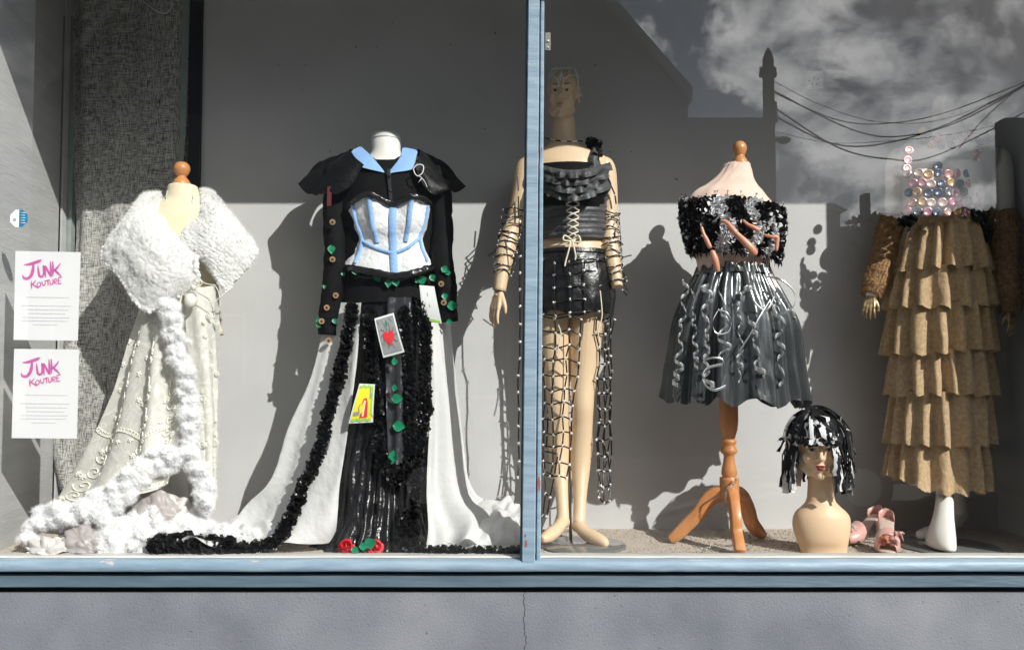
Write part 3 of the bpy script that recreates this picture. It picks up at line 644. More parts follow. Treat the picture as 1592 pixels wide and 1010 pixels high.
p = Q(1335, 590, 9.4); vehicle('parked_van', 'dark people carrier parked opposite, mirrored beside the tiered tan skirt', p.x+1.0, p.y, 4.4, 1.78, M['van_paint'], True)
p = Q(500, 590, 9.6); vehicle('parked_car', 'dark saloon parked opposite, mirrored faintly in the left pane', p.x, p.y, 4.3, 1.45, M['van_paint'], False)
# ============================================================ figure helpers
PXM = 1/419.0                                                        # metres per photo pixel where the dummies stand
def loft(g, rows, n=36, nv=40):
    k = len(g.v); skirt(rows, n, nv, lambda a, b: 0, g=g)
    g.f += [tuple(range(k, k+n))[::-1], tuple(k + (nv-1)*n + i for i in range(n))]; return g
def limb(g, pts, n=14, steps=None, flat=1.0):
    """pts: (px, py, Y, radius in photo pixels)"""
    q = [P(a, b, c) for a, b, c, _ in pts]; rr = [Vector((r*PXM, 0, 0)) for *_, r in pts]; m = steps or len(pts)*5
    return g.tube([cr(q, i/(m-1)) for i in range(m)], [cr(rr, i/(m-1)).x for i in range(m)], n, flat)
def displace(o, fn):
    me = o.data; co = [0.0]*(3*len(me.vertices)); no = [0.0]*(3*len(me.vertices))
    me.vertices.foreach_get('co', co); me.vertex_normals.foreach_get('vector', no)
    for i in range(len(me.vertices)):
        d = fn(co[3*i], co[3*i+1], co[3*i+2]); co[3*i] += no[3*i]*d; co[3*i+1] += no[3*i+1]*d; co[3*i+2] += no[3*i+2]*d
    me.vertices.foreach_set('co', co); me.update(); return o
def head_shape(g, X):
    """face towards -y, 0.22 tall, X maps local to world"""
    def ball(c, r, n=20, m=14):
        h = G().ball(c, r, n, m); g.add([X @ Vector(v) for v in h.v], h.f)
    def tube(p, r, n=10):
        h = G().tube(p, r, n); g.add([X @ Vector(v) for v in h.v], h.f)
    ball((0,.012,.033), (.073,.092,.077)); ball((0,-.018,-.02), (.060,.062,.078)); ball((0,-.030,-.068), (.040,.044,.036)); ball((0,-.064,-.094), (.017,.014,.014))
    tube([(0,-.078,.016),(0,-.088,-.006),(0,-.100,-.026)], [.0065,.0075,.0092]); ball((0,-.099,-.028), (.0095,.009,.0085)); ball((.010,-.089,-.031), (.006,.008,.0055)); ball((-.010,-.089,-.031), (.006,.008,.0055))
    for s in (-1, 1):
        tube([(s*.052,-.056,.014),(s*.034,-.072,.023),(s*.010,-.078,.018)], [.007,.0095,.008]); ball((s*.036,-.052,-.026), (.023,.022,.024)); ball((s*.030,-.0640,.0), (.0145,.012,.010)); ball((s*.0705,.022,.000), (.006,.015,.026))
        tube([(s*.05,-.02,-.06),(s*.03,-.05,-.088)], [.02,.014])
    ball((0,-.060,-.060), (.026,.020,.026)); ball((0,-.0800,-.0580), (.018,.0085,.0050)); ball((0,-.0795,-.0670), (.0150,.0095,.0058))
def face_paint(X, root, lips, eye='eye_dark'):
    def blob(name, parts, m):
        g = G()
        for kind, a, b in parts:
            h = G().ball(a, b, 14, 8) if kind == 'b' else G().tube(a, b, 8); g.add([X @ Vector(v) for v in h.v], h.f)
        return add(name, g, M[m], root)
    for s in (-1, 1):
        blob('eye', [('b', (s*.0295,-.0738,-.0005), (.0125,.0038,.0050))], 'eye_white'); blob('iris', [('b', (s*.0290,-.0768,-.0002), (.0052,.0018,.0048))], eye)
        blob('eyelash', [('t', [(s*.041,-.069,.0008),(s*.030,-.0770,.0050),(s*.0185,-.0745,.0008)], [.0014,.0026,.0012])], 'eye_dark')
        blob('eyebrow', [('t', [(s*.050,-.0635,.0190),(s*.036,-.0800,.0262),(s*.018,-.0855,.0215)], [.0008,.0018,.0014])], 'eye_dark')
    blob('lips', [('b', (.0055,-.0835,-.0575), (.0125,.0066,.0044)), ('b', (-.0055,-.0835,-.0575), (.0125,.0066,.0044)), ('b', (0,-.0835,-.0668), (.0135,.0074,.0056))], lips)
def hand(root, wrist, d, palm, thumb, L_=.17, curl=.25, m='skin', name='hand', spread=1.0):
    """palm: normal out of the palm; thumb: side the thumb leaves from"""
    d = d.normalized(); thumb = (thumb - d*thumb.dot(d)).normalized(); palm = palm - d*palm.dot(d); palm = (palm - thumb*palm.dot(thumb)).normalized(); k = L_/.18; g = G()
    at = lambda a, b, c: wrist + d*a*k + thumb*b*k + palm*c*k
    g.tube([at(-.035,0,0), at(.0,0,0), at(.02,0,0)], [.020*k,.021*k,.022*k], 14, .75)
    for i, (ln, off) in enumerate(((.068,.030),(.078,.0105),(.072,-.0095),(.056,-.028))):
        kn = at(.088 - .004*abs(i-1), off, 0); g.tube([at(.0, off*.45, 0), at(.045, off*.8, 0), kn], [.014*k,.0135*k,.0105*k], 10)
        p = kn; ang = curl*(.5 + .25*i); dd = d + thumb*(off*3.2*spread)
        for seg, fr_ in enumerate((.46,.30,.24)):
            nd = (dd.normalized()*math.cos(ang) + palm*math.sin(ang)).normalized(); q = p + nd*ln*fr_*k; r0 = (.0088,.0080,.0070)[seg]*k; r1 = (.0080,.0070,.0056)[seg]*k
            g.tube([p, (p+q)/2, q], [r0, (r0+r1)/2*.96, r1], 10); g.ball(q, r1*1.02, 8, 6); p = q; ang += curl*1.1
    t0, t1, t2, t3 = at(.012,.018,.004), at(.045,.040,.012), at(.070,.052,.020), at(.093,.054,.027)
    g.tube([t0, t1, t2, t3], [.013*k,.0115*k,.0095*k,.0065*k], 10); g.ball(t3, .0068*k, 8, 6)
    o = add(name, g, M[m], root); fuse(o, .0032*k, 3); return o
def finial(root, prof, cx, Y):
    pts = [(r*PXM, P(cx, py, Y).z) for r, py in prof]; n = 30; c = P(cx, prof[0][1], Y); q = [Vector((r, 0, z)) for r, z in pts]
    g = G().lathe((c.x, c.y), [(max(cr(q, i/(n-1)).x, .0005), cr(q, i/(n-1)).z) for i in range(n)], 24)
    return add('finial', g, M['wood'], root)
def cotton(name, strands, root, seed, amp=.010, lab=None):
    """strands: list of (points px,py,Y, radius px0, px1)"""
    rs = random.Random(seed); g = G()
    for pts, r0, r1 in strands:
        q = PP(*pts); L_ = sum((q[i+1]-q[i]).length for i in range(len(q)-1)); n = max(4, int(L_/.009))
        for i in range(n):
            t = i/(n-1); r = (r0 + (r1-r0)*t)*PXM; p = cr(q, t)
            for _ in range(4):
                o = Vector((rs.gauss(0,1), rs.gauss(0,.7), rs.gauss(0,1)))*r*.42; q0 = r*rs.uniform(.35,.70); g.ball(p + o, (q0*rs.uniform(.6,1.5), q0*rs.uniform(.7,1.1), q0*rs.uniform(.5,1.1)), 10, 7)
    o = add(name, g, M['cotton'], root, lab); fuse(o, .0036, 14)
    displace(o, lambda x, y, z: amp*(nz(x*30, y*30, z*30)*.7 + .40*nz(x*75, y*75, z*75) + .24*nz(x*160, y*160, z*160) + .16*nz(x*330, y*330, z*330)))
    me = o.data; vs_ = [v.co.copy() for v in me.vertices]; ns = [v.normal.copy() for v in me.vertices]
    f = G(); fuzz(f, vs_, ns, 26000, .012, .00035, rs); add('loose_fibres', f.mesh('loose_fibres'), M['cotton'], o, kind='stuff'); return o
Z = Vector((0,0,1))
# ============================================================ 1  white dress form with knitted cape
f1 = thing('dress_form', 'cream dress form in fluffy white knitted cape and ivory lace skirt trimmed with cotton wool', 'dress form', (P(283,800,.33).x, .33, FLOOR))
finial(f1, [(.3,252),(7,253),(11.5,258),(12.5,264),(9.5,271),(6.5,275),(10,279),(13.5,285),(12,290),(4,293)], 283, .33)
g = G(); loft(g, [(288,268,300,.33,.04),(290,263,306,.33,.050),(300,261,309,.33,.053),(312,254,318,.33,.058),(326,228,342,.33,.075),(345,208,362,.33,.095),(380,212,358,.33,.110),(430,226,342,.33,.095),(470,232,334,.33,.085),(520,222,346,.33,.105)], 40, 50)
add('torso', g, M['cream_jersey'], f1)
rs = random.Random(4)
for px, py in ((258,314),(300,314)):
    g = G(); p = P(px, py, .272); g.tube([P(px+2, py-18, .275), p], .0012, 6); g.ball(p, (.006,.004,.010), 10, 8); add('bead_drop', g, M['string'], f1)
g = G()
for k in range(16):
    a = 2*math.pi*k/16; g.ball(P(290 + 12*math.cos(a), 334 + 14*math.sin(a), .262), .0045, 8, 5)
for k in range(22): g.ball(P(290 + rs.uniform(-16,16), 338 + rs.uniform(-14,22), .258), rs.uniform(.002,.006), 8, 5)
g.ball(P(289,352,.256), (.010,.006,.012), 10, 8)
add('lace_necklace', g, M['string'], f1)
def knit(u, v, p):
    rib = abs(math.sin(v*math.pi*22)); st = abs(math.sin(u*math.pi*34 + 1.5*math.sin(v*40)))
    return .0024*rib*(.5 + .5*st) + .009*nz(p.x*18, p.y*18, p.z*18) + .004*nz(p.x*80, 3, p.z*80)
rs = random.Random(9)
def cape_part(name, ctrl, lab):
    g = sheet(ctrl, 90, 90, knit); o = add(name, g, M['knit'], f1, lab)
    bake(o, [('SOLIDIFY', dict(thickness=.016, offset=-.3))]); displace(o, lambda x, y, z: .0018*nz(x*240, y*240, z*240) + .002*nz(x*120, y*120, z*120))
    me = o.data; n = len(me.vertices); vs_ = [v.co.copy() for v in me.vertices]; ns = [v.normal.copy() for v in me.vertices]
    f = G(); fuzz(f, vs_, ns, 26000, .011, .0004, rs, .3); add('loose_fibres', f.mesh('loose_fibres'), M['knit'], o, kind='stuff')
    b = G()                                                             # bobbled edge
    for edge in ([r[-1] for r in ctrl], ctrl[-1][::-1]):
        q = PP(*edge)
        for i in range(46): b.ball(cr(q, i/45) + Vector((rs.gauss(0,.002), rs.gauss(0,.002)-.004, rs.gauss(0,.002))), (rs.uniform(.006,.010), .008, rs.uniform(.006,.009)), 8, 6)
    add('bobble_edge', b.mesh('bobble_edge', f1.location), M['knit'], o); return o
cape_part('cape_wrap', [[(250,300,.42),(235,303,.42),(222,306,.40),(214,316,.36),(212,327,.31)],
                   [(252,312,.30),(232,322,.27),(208,336,.24),(184,362,.25),(161,393,.29)],
                   [(264,345,.25),(246,360,.20),(226,378,.185),(206,400,.20),(186,428,.25)],
                   [(288,370,.24),(276,386,.19),(262,406,.17),(250,440,.175),(232,484,.21)],
                   [(306,388,.24),(306,400,.20),(306,412,.185),(307,424,.185),(308,438,.20)]], 'front panel of the cape folded over the chest')
cape_part('cape_wrap', [[(312,298,.42),(322,297,.42),(331,301,.40),(336,309,.36),(340,319,.32)],
                   [(314,312,.30),(327,318,.27),(344,331,.255),(368,354,.265),(396,384,.30)],
                   [(308,340,.26),(322,350,.22),(342,362,.21),(364,380,.23),(388,410,.28)],
                   [(284,366,.225),(304,378,.205),(328,392,.20),(348,408,.22),(370,430,.26)],
                   [(290,392,.215),(307,396,.21),(322,406,.215),(336,428,.225),(352,452,.25)]], 'side panel of the cape hanging over the shoulder')
def lfold(s, f=7, a=.016):
    return lambda u, v, p: a*(.4 + .6*v)*math.sin(u*f*math.pi + s + 1.4*math.sin(v*2.5 + s)) + .003*nz(p.x*14, s, p.z*9) + .0010*nz(p.x*70, s, p.z*70)
g = sheet([[(228,455,.33),(236,455,.27),(256,455,.23),(272,455,.21),(286,455,.2)],
           [(200,540,.32),(214,540,.26),(234,540,.20),(256,540,.18),(276,530,.18)],
           [(172,630,.34),(192,640,.26),(220,640,.18),(250,640,.16),(282,620,.17)],
           [(132,715,.36),(162,720,.26),(200,722,.15),(238,715,.13),(278,700,.15)],
           [(88,786,.38),(120,792,.26),(165,790,.12),(215,770,.10),(262,752,.12)]], 120, 90, lfold(1.0, 6, .020))
sk1 = add('lace_skirt', g, M['lace'], f1, 'left sweep of the ivory lace skirt')
g2 = sheet([[(286,450,.20),(300,448,.19),(316,446,.20),(330,444,.23),(340,444,.29)],
           [(292,540,.19),(306,540,.17),(322,540,.18),(334,540,.22),(343,540,.30)],
           [(304,650,.19),(314,650,.17),(326,650,.18),(336,650,.22),(342,650,.30)],
           [(310,790,.20),(318,792,.18),(326,792,.19),(332,792,.22),(336,790,.28)]], 60, 90, lfold(2.2, 4, .008))
add('lace_skirt', g2, M['lace'], f1, 'narrow right panel of the ivory lace skirt')
g = sheet([[(240,470,.30),(300,470,.24),(330,470,.30)],[(250,600,.30),(290,600,.22),(325,600,.30)],[(255,700,.30),(290,700,.22),(325,700,.30)],[(250,800,.30),(290,805,.24),(322,800,.30)]], 50, 60, lfold(.3, 6, .012))
add('satin_lining', g, M['pale_satin'], f1)
# raised lace motifs: scrolls, sprays and edging following the skirt
def on(ctrl_g, nu, u, v):
    rows = ctrl_g; i = min(int(u*(nu-1)), nu-2); nv = len(rows)//nu; j = min(int(v*(nv-1)), nv-2); fu, fv = u*(nu-1)-i, v*(nv-1)-j
    a = Vector(rows[j*nu+i])*(1-fu) + Vector(rows[j*nu+i+1])*fu; b = Vector(rows[(j+1)*nu+i])*(1-fu) + Vector(rows[(j+1)*nu+i+1])*fu
    return a*(1-fv) + b*fv + Vector((0,-.0025,0))
lg = G(); S1 = sheet([[(228,455,.33)]*2]*2, 2, 2); S1 = bpy.data.meshes[sk1.data.name]; off = f1.location
V1 = [tuple(Vector(v.co) + off) for v in sk1.data.vertices]
def curve_on(fn, n, r):
    pts = []
    for i in range(n):
        u, v = fn(i/(n-1))
        if not (0 <= u <= 1 and 0 <= v <= 1): break
        pts.append(on(V1, 120, u, v))
    if len(pts) > 2: lg.tube(pts, r, 5)
rs = random.Random(21)
for u0 in (.16, .50, .80):                                             # bands running down
    for k in range(14):
        v0 = .12 + .86*k/14 + rs.uniform(-.01,.01); s = .035 + .03*v0; fl_ = 1 if k % 2 else -1
        curve_on(lambda t: (u0 + .12*math.sin(v0*4) * .5 + fl_*(s*(1-t)*math.cos(t*9)), v0 + .55*s*(1-t)*math.sin(t*9)), 26, .0024)
        for q in range(6): curve_on(lambda t: (u0 + .06*math.sin(v0*4) - fl_*s*.9 + .022*math.cos(q*1.05)*t, v0 + .03 + .013*math.sin(q*1.05)*t), 5, .0030)
for v0 in (.60, .965):
    for k in range(40):
        uu = k/40; curve_on(lambda t: (uu + .02*math.cos(t*6.3), v0 + .02*math.sin(uu*14) + .009*math.sin(t*6.3)), 12, .0019)
for _ in range(46):
    a, b = rs.random(), rs.uniform(.15,.97)
    for q in range(5): curve_on(lambda t: (a + .018*math.cos(q*1.26)*t, b + .011*math.sin(q*1.26)*t), 4, .0024)
for k in range(34):                                                     # right panel rosettes
    px, py = rs.uniform(314,338), rs.uniform(470,780); r = rs.uniform(3,7)
    lg.tube([P(px + r*(1-i/18)*math.cos(i*.7), py + r*(1-i/18)*math.sin(i*.7), .165 + .05*abs(px-318)/22) for i in range(16)], .0013, 5)
add('lace_motif', lg, M['lace_thread'], f1, kind='stuff')
# pouch and ties
g = G(); g.ball(P(296,467,.15), (.021,.018,.026), 18, 12); g.ball(P(301,447,.155), (.010,.008,.010), 10, 8); add('pouch', g, M['string'], f1)
g = G()
for pts in ([(300,445,.15),(306,430,.15),(318,440,.15),(334,443,.16)], [(334,443,.16),(340,455,.17),(343,476,.18)], [(302,446,.15),(312,462,.15),(330,470,.16),(350,455,.17),(362,446,.2)], [(301,447,.14),(296,440,.14),(306,432,.14),(314,441,.14),(303,447,.14)]):
    g.tube(path(PP(*pts), 24), .0016, 6)
add('tie_cord', g, M['string'], f1)
cotton('cotton_trim', [([(264,474,.16),(270,510,.15),(280,560,.14)],12,12), ([(280,560,.14),(292,600,.13),(298,650,.13)],12,11), ([(298,650,.13),(296,700,.13),(312,740,.13),(322,786,.13)],11,12), ([(304,740,.14),(326,765,.14)],8,12)], f1, 1)
cotton('cotton_trim', [([(276,706,.12),(240,716,.11),(212,738,.10)],13,17), ([(212,738,.10),(190,765,.09),(150,790,.09),(100,802,.10)],18,17), ([(100,802,.10),(62,812,.12),(42,840,.10)],17,9)], f1, 2)
cotton('cotton_trim', [([(165,845,.07),(200,836,.08),(250,822,.10),(300,812,.16)],17,18), ([(300,812,.16),(345,828,.18),(400,832,.16)],16,8), ([(165,812,.08),(180,850,.06),(230,856,.07)],15,11), ([(190,815,.1),(240,800,.12)],12,12)], f1, 3)
# satin crumples at the hem
def crumple(px, py, w, h, Y, seed, m='satin', nm='satin_crumple'):
    s = seed*3.7
    g = sheet([[(px-w/2,py-h*.1,Y+.05),(px-w*.2,py-h/2,Y+.02),(px+w*.2,py-h*.45,Y+.01),(px+w/2,py-h*.2,Y+.05)],
               [(px-w*.45,py+h*.1,Y),(px-w*.15,py,Y-.03),(px+w*.15,py+h*.05,Y-.03),(px+w*.45,py+h*.1,Y)],
               [(px-w/2,py+h*.4,Y-.01),(px-w*.15,py+h/2,Y-.05),(px+w*.2,py+h*.45,Y-.045),(px+w/2,py+h*.3,Y)]], 50, 40,
              lambda u, v, p: .030*(abs(nz(u*3+s, v*2.4, s)) - .2) + .020*(abs(nz(u*6+s, v*3+s)) - .15))
    return add(nm, g, M[m], f1)
crumple(240,792,92,60,.14,1); crumple(268,800,70,60,.17,2,'pale_satin'); crumple(130,838,85,44,.075,3); crumple(160,832,50,60,.09,4,'pale_satin'); crumple(75,850,70,26,.06,5,'pale_satin')
YOFF = .04
# ============================================================ 2  black jacket and corset outfit
f2 = thing('dress_form', 'white dress form in black jacket, blue-ribbed white corset and black gown with white train', 'dress form', (P(605,800,.33).x, .33, FLOOR))
g = G(); loft(g, [(208,588,611,.33,.035),(210,581,619,.33,.045),(222,578,623,.33,.053),(238,577,624,.33,.055),(250,566,640,.33,.060),(262,548,660,.33,.075),(285,535,675,.33,.095),(330,534,668,.33,.115),(375,545,657,.33,.10),(420,534,668,.33,.11),(465,530,678,.33,.12)], 40, 50)
add('torso', g, M['white_body'], f2)
g = G(); loft(g, [(207.6,588,611,.33,.036),(209,580,620,.33,.046),(218,577,624,.33,.054)], 30, 10); add('neck_shade', g, mat('neck_shade_grey', (.62,.62,.60), .4), f2)  # greyer neck top: shade above the sun line put into the colour
def jacket_rows(o): return [(248,560-o,646+o,.33,.070+o*PXM),(262,545-o,662+o,.33,.085+o*PXM),(285,530-o,680+o,.33,.110+o*PXM),(330,525-o,684+o,.33,.128+o*PXM),(375,525-o,684+o,.33,.118+o*PXM),(425,526-o,684+o,.33,.130+o*PXM),(475,524-o,694+o,.33,.145+o*PXM)]
def vneck(th, t): return -.045*max(0, 1 - t*9)*math.exp(-((th - 1.5*math.pi)/.35)**2)
g = skirt(jacket_rows(0), 90, 60, lambda th, t: .003*nz(th*6, t*9), vneck); jk = add('jacket', g, M['black_cloth'], f2)
g = G(); 
for a, b in (((582,262),(618,290)), ): pass
cp = thing  # (kept short)
def poly_sheet(name, pts4, m, root, n=14, disp=None, lab=None):
    """pts4: TL, TR, BR, BL as (px,py,Y)"""
    TL, TR, BR, BL = pts4; g = sheet([[TL, TR],[BL, BR]], n, n, disp); return add(name, g, M[m], root, lab)
poly_sheet('collar', [(561,226,.345),(592,262,.232),(594,268,.222),(548,238,.30)], 'blue_cloth', f2)
g = sheet([[(560,227,.335),(577,242,.262),(597,266,.225)],[(548,234,.31),(567,250,.245),(597,268,.218)],[(545,240,.295),(556,257,.235),(592,267,.215)]], 14, 14, lambda u, v, p: .001*nz(p.x*60, p.z*60))
add('collar', g, M['blue_cloth'], f2)
g = sheet([[(626,229,.335),(621,246,.262),(604,268,.225)],[(648,234,.31),(634,252,.245),(605,270,.218)],[(646,246,.29),(643,262,.235),(612,268,.215)]], 14, 14, lambda u, v, p: .001*nz(p.x*60, p.z*60))
add('collar', g, M['blue_cloth'], f2)
def cap_fold(u, v, p): return .008*nz(u*5, v*3, p.z*5) + .006*v*math.sin(u*15 + 2*v) - .012*math.sin(math.pi*u)*math.sin(math.pi*v)
M['cape_film'] = mat('black_cape_film', (.006,.006,.007), .5, bump=.5, bscale=40, spec=.3)
g = sheet([[(560,238,.37),(545,232,.32),(552,244,.23),(566,256,.21)],[(530,248,.39),(517,246,.33),(524,262,.22),(545,288,.20)],[(500,268,.39),(488,262,.34),(498,286,.24),(520,302,.21)],[(474,290,.37),(465,287,.33),(478,301,.27),(508,300,.24)]], 30, 30, cap_fold)
add('shoulder_cape', g, M['cape_film'], f2)
g = sheet([[(640,240,.37),(652,232,.32),(650,246,.23),(644,258,.21)],[(668,250,.39),(676,248,.33),(672,266,.22),(662,292,.20)],[(694,270,.39),(700,266,.34),(698,284,.24),(680,302,.21)],[(714,290,.37),(723,291,.33),(708,299,.27),(694,291,.24)]], 30, 30, cap_fold)
add('shoulder_cape', g, M['cape_film'], f2)
for pts in ([(520,262,.31,17),(520,300,.29,18),(519,350,.27,17),(521,400,.25,17),(517,450,.24,17),(511,490,.24,15),(509,520,.24,14)], [(682,262,.31,16),(686,300,.29,16),(688,350,.28,16),(687,400,.26,17),(692,440,.25,17),(696,475,.25,15),(698,500,.25,14)]):
    g = G(); limb(g, pts, 20, 50, .8); o = add('sleeve', g, M['black_cloth'], f2)
    displace(o, lambda x, y, z: .006*nz(x*26, y*26, z*22) + .003*nz(x*70, y*70, z*50))
# corset
CT = [(537,332,.30),(548,317,.235),(574,305,.185),(611,320,.205),(641,308,.185),(666,318,.235),(668,332,.30)]
CM = [(542,352,.31),(553,352,.25),(578,350,.205),(610,352,.195),(638,350,.205),(661,352,.25),(664,352,.31)]
CW = [(543,378,.32),(558,378,.25),(580,378,.215),(611,378,.205),(638,376,.215),(655,376,.25),(658,376,.32)]
CB = [(529,412,.31),(545,413,.235),(575,418,.20),(612,425,.19),(645,420,.20),(668,412,.24),(672,410,.31)]
def bodice(u, v, p): return .004*nz(p.x*24, 7, p.z*24) + .0015*nz(p.x*80, 7, p.z*80) + .010*math.exp(-((v-.28)/.2)**2)*(math.exp(-((u-.34)/.12)**2) + math.exp(-((u-.66)/.12)**2))
CT, CM, CW, CB = [[(x, y, Y-.014-.018*abs(i-3)/3) for i, (x, y, Y) in enumerate(r)] for r in (CT, CM, CW, CB)]
g = sheet([CT, CM, CW, CB], 70, 50, bodice); cs = add('corset', g, M['bodice_white'], f2); CV = [tuple(Vector(v.co) + f2.location) for v in cs.data.vertices]
def rib(uv, w, m='blue_cloth', nm='boning', lift=.004, root=cs):
    pts = []
    q = [Vector((a, b, 0)) for a, b in uv]
    for i in range(30):
        c = cr(q, i/29); pts.append(on(CV, 70, min(max(c.x,0),1), min(max(c.y,0),1)) + Vector((0,-lift,0)))
    g = G(); rows = []
    for i, p in enumerate(pts):
        t = (pts[min(i+1,29)] - pts[max(i-1,0)]).normalized(); a = t.cross(Vector((0,-1,0))).normalized()
        rows.append([p - a*w/2 + Vector((0,.003,0)), p - a*w*.42, p + Vector((0,-.001,0)), p + a*w*.42, p + a*w/2 + Vector((0,.003,0))])
    g.grid(rows); o = add(nm, g.mesh(nm, f2.location), M[m], cs); return o
rib([(.505,.02),(.5,.5),(.505,.99)], .028); rib([(.17,.03),(.21,.5),(.20,.93)], .014); rib([(.33,.0),(.35,.35),(.37,.66)], .017); rib([(.665,.0),(.645,.35),(.62,.66)], .017); rib([(.83,.03),(.80,.5),(.82,.93)], .012)
rib([(.19,.62),(.34,.72),(.5,.78)], .012); rib([(.5,.78),(.66,.72),(.82,.58)], .012)
def edge(pts, w, nm, n=80, rs_=random.Random(2)):
    q = PP(*pts); g = G(); rows = []
    for i in range(n):
        p = cr(q, i/(n-1)); t = (cr(q, min(i/(n-1)+.02,1)) - cr(q, max(i/(n-1)-.02,0))).normalized(); a = t.cross(Vector((0,-1,0))).normalized()
        rows.append([p + a*w*(.5 - k/5)*(1 + .25*nz(i*.3, k)) + Vector((0, -.006 - .004*abs(nz(i*.45, k*1.3)) - (.004 if 0 < k < 5 else -.004), 0)) for k in range(6)])
    g.grid(rows); return add(nm, g, M['plastic_black'], f2)
edge([(x, y-3, Y-.008) for x, y, Y in CT], .022, 'corset_trim'); edge([(x, y+4, Y-.008) for x, y, Y in CB], .026, 'corset_trim')
g = G(); ribbon(g, path(PP((604,262,.205),(606,290,.20),(608,315,.19)), 12), .012); add('button_band', g, M['sheer_black'], f2)
for px, py in ((606,272),(607,296)): add('button', G().ball(P(px,py,.195), (.005,.003,.005), 10, 6), M['sheer_black'], f2)
g = G(); g.tube(path(PP((645,270,.19),(643,262,.19),(650,256,.19),(658,258,.19),(657,268,.19),(650,274,.19),(645,270,.19)), 30), .0022, 6); g.tube(path(PP((652,274,.19),(657,278,.19),(661,284,.19),(664,291,.19)), 12), .0014, 6); g.tube(PP((656,277,.19),(650,284,.19)), .0012, 6)
add('white_wire_loop', g, M['card_white'], f2)
poly_sheet('maroon_strip', [(509,290,.22),(516,290,.218),(515,320,.218),(508,320,.22)], 'maroon', f2)
# leaves and buttons
def leaf(px, py, Y, s, ang, root):
    c = P(px, py, Y); g = G(); a = Vector((math.cos(ang), 0, math.sin(ang))); b = Vector((-math.sin(ang), 0, math.cos(ang))); L_ = s*PXM
    rows = []
    for i in range(7):
        t = i/6; w = L_*.40*math.sin(math.pi*t**.8)**1.15 + .0003; m_ = c + a*L_*(t-.5) + Vector((0,-.004*math.sin(t*3),0))
        rows.append([m_ - b*w + Vector((0,-.003,0)), m_ + Vector((0,.002,0)), m_ + b*w + Vector((0,-.003,0))])
    g.grid(rows); return add('leaf', g, M['leaf'], root)
rs = random.Random(31)
for px, py, s, a in ((552,421,15,-1.2),(587,432,15,-1.1),(604,441,13,-1.6),(616,438,16,-1.3),(657,435,16,.4),(648,436,8,2),(673,432,13,-1.1),(534,426,8,-1.4)): leaf(px, py, .175 + .0007*abs(px-611), s, a, f2)
for px, py, s, a in ((516,388,15,-1.5),(692,419,14,-.6),(697,424,10,.3),(692,461,12,-1.3),(704,475,18,.1),(495,497,9,.4),(496,506,9,-.6),(521,499,10,-1.2),(505,446,7,-1.6),(699,500,10,.2)): leaf(px, py, .215, s, a, f2)
for px, py in ((517,345),(517,403),(522,459),(508,478),(500,499),(686,441),(690,470),(511,529)):
    o = add('button', G().tube([P(px,py,.209), P(px,py,.203)], .0105, 16), M['gold'], f2, smooth=False); add('button_centre', G().ball(P(px,py,.202), (.005,.002,.005), 10, 6).mesh('button_centre', f2.location), M['maroon'], o)
# gown
def bagfold(s, a=.012): return lambda th, t: (a*(.25 + t)*(math.sin(th*15 + 7*nz(th*1.3, s) + 2*nz(t*2, s, th) + s)*(.6 + .9*nz(th*2.1, s+4)) + .6*math.sin(th*29 + s*2 + t*2)) + .010*t*nz(th*7, t*12, s) + .005*t*nz(th*19, t*30, s) + .002*nz(th*40, t*60, s))
g = skirt([(455,545,682,.33,.13),(520,540,682,.33,.14),(600,546,676,.33,.16),(660,541,670,.33,.175),(710,528,664,.33,.19),(785,522,662,.33,.21),(830,498,676,.325,.235),(856,484,694,.32,.26)], 260, 90, bagfold(2.0), lambda th, t: .010*math.sin(th*13)*t**6)
add('gown_skirt', g, M['plastic_black'], f2)
g = sheet([[(602,462,.182),(622,462,.178),(640,462,.186)],[(600,560,.165),(620,560,.16),(642,560,.17)],[(602,650,.145),(620,650,.14),(642,650,.15)],[(604,720,.13),(620,722,.125),(640,720,.135)]], 20, 60, lambda u, v, p: .006*math.sin(u*12 + v*3) + .004*nz(p.x*40, 1, p.z*40))
add('sheer_panel', g, M['sheer_black'], f2)
for px, py, s, a in ((614,561,12,1.5),(614,602,11,1.3),(618,619,18,.1),(621,662,20,-.1),(612,708,19,1.5),(611,716,14,1.4)): leaf(px, py, .125, s, a, f2)
# train
def tfold(s, a=.03, f=2.4): return lambda u, v, p: a*v**.7*(math.sin(u*f*math.pi + s + v*1.5) + .28*math.sin(u*f*8.3 + s*2 + 2*nz(v*3, s))) + .014*v*nz(p.x*8, s, p.z*5) + .0015*nz(p.x*50, s, p.z*50) + .012*(v > .72)*(v-.72)*3*nz(p.x*22, s, p.z*22)
g = sheet([[(512,470,.26),(535,470,.23),(562,470,.20)],[(488,580,.25),(516,570,.21),(556,570,.18)],[(452,670,.26),(484,670,.20),(542,680,.16)],[(428,750,.27),(462,755,.19),(530,760,.15)],[(392,792,.30),(440,815,.16),(524,812,.15)],[(356,838,.26),(410,848,.11),(520,838,.17)]], 90, 110, tfold(.6))
add('train', g, M['nonwoven'], f2, 'left sweep of the white train')
g = sheet([[(660,480,.20),(682,480,.26),(700,480,.36)],[(668,570,.17),(690,570,.24),(710,570,.38)],[(664,680,.14),(702,680,.22),(724,680,.42)],[(662,760,.12),(712,770,.20),(742,765,.46)],[(665,822,.09),(735,812,.16),(800,790,.40)],[(662,853,.055),(740,852,.06),(812,850,.07)]], 90, 110, tfold(1.9, .034, 3.1))
add('train', g, M['nonwoven'], f2, 'right sweep of the white train')
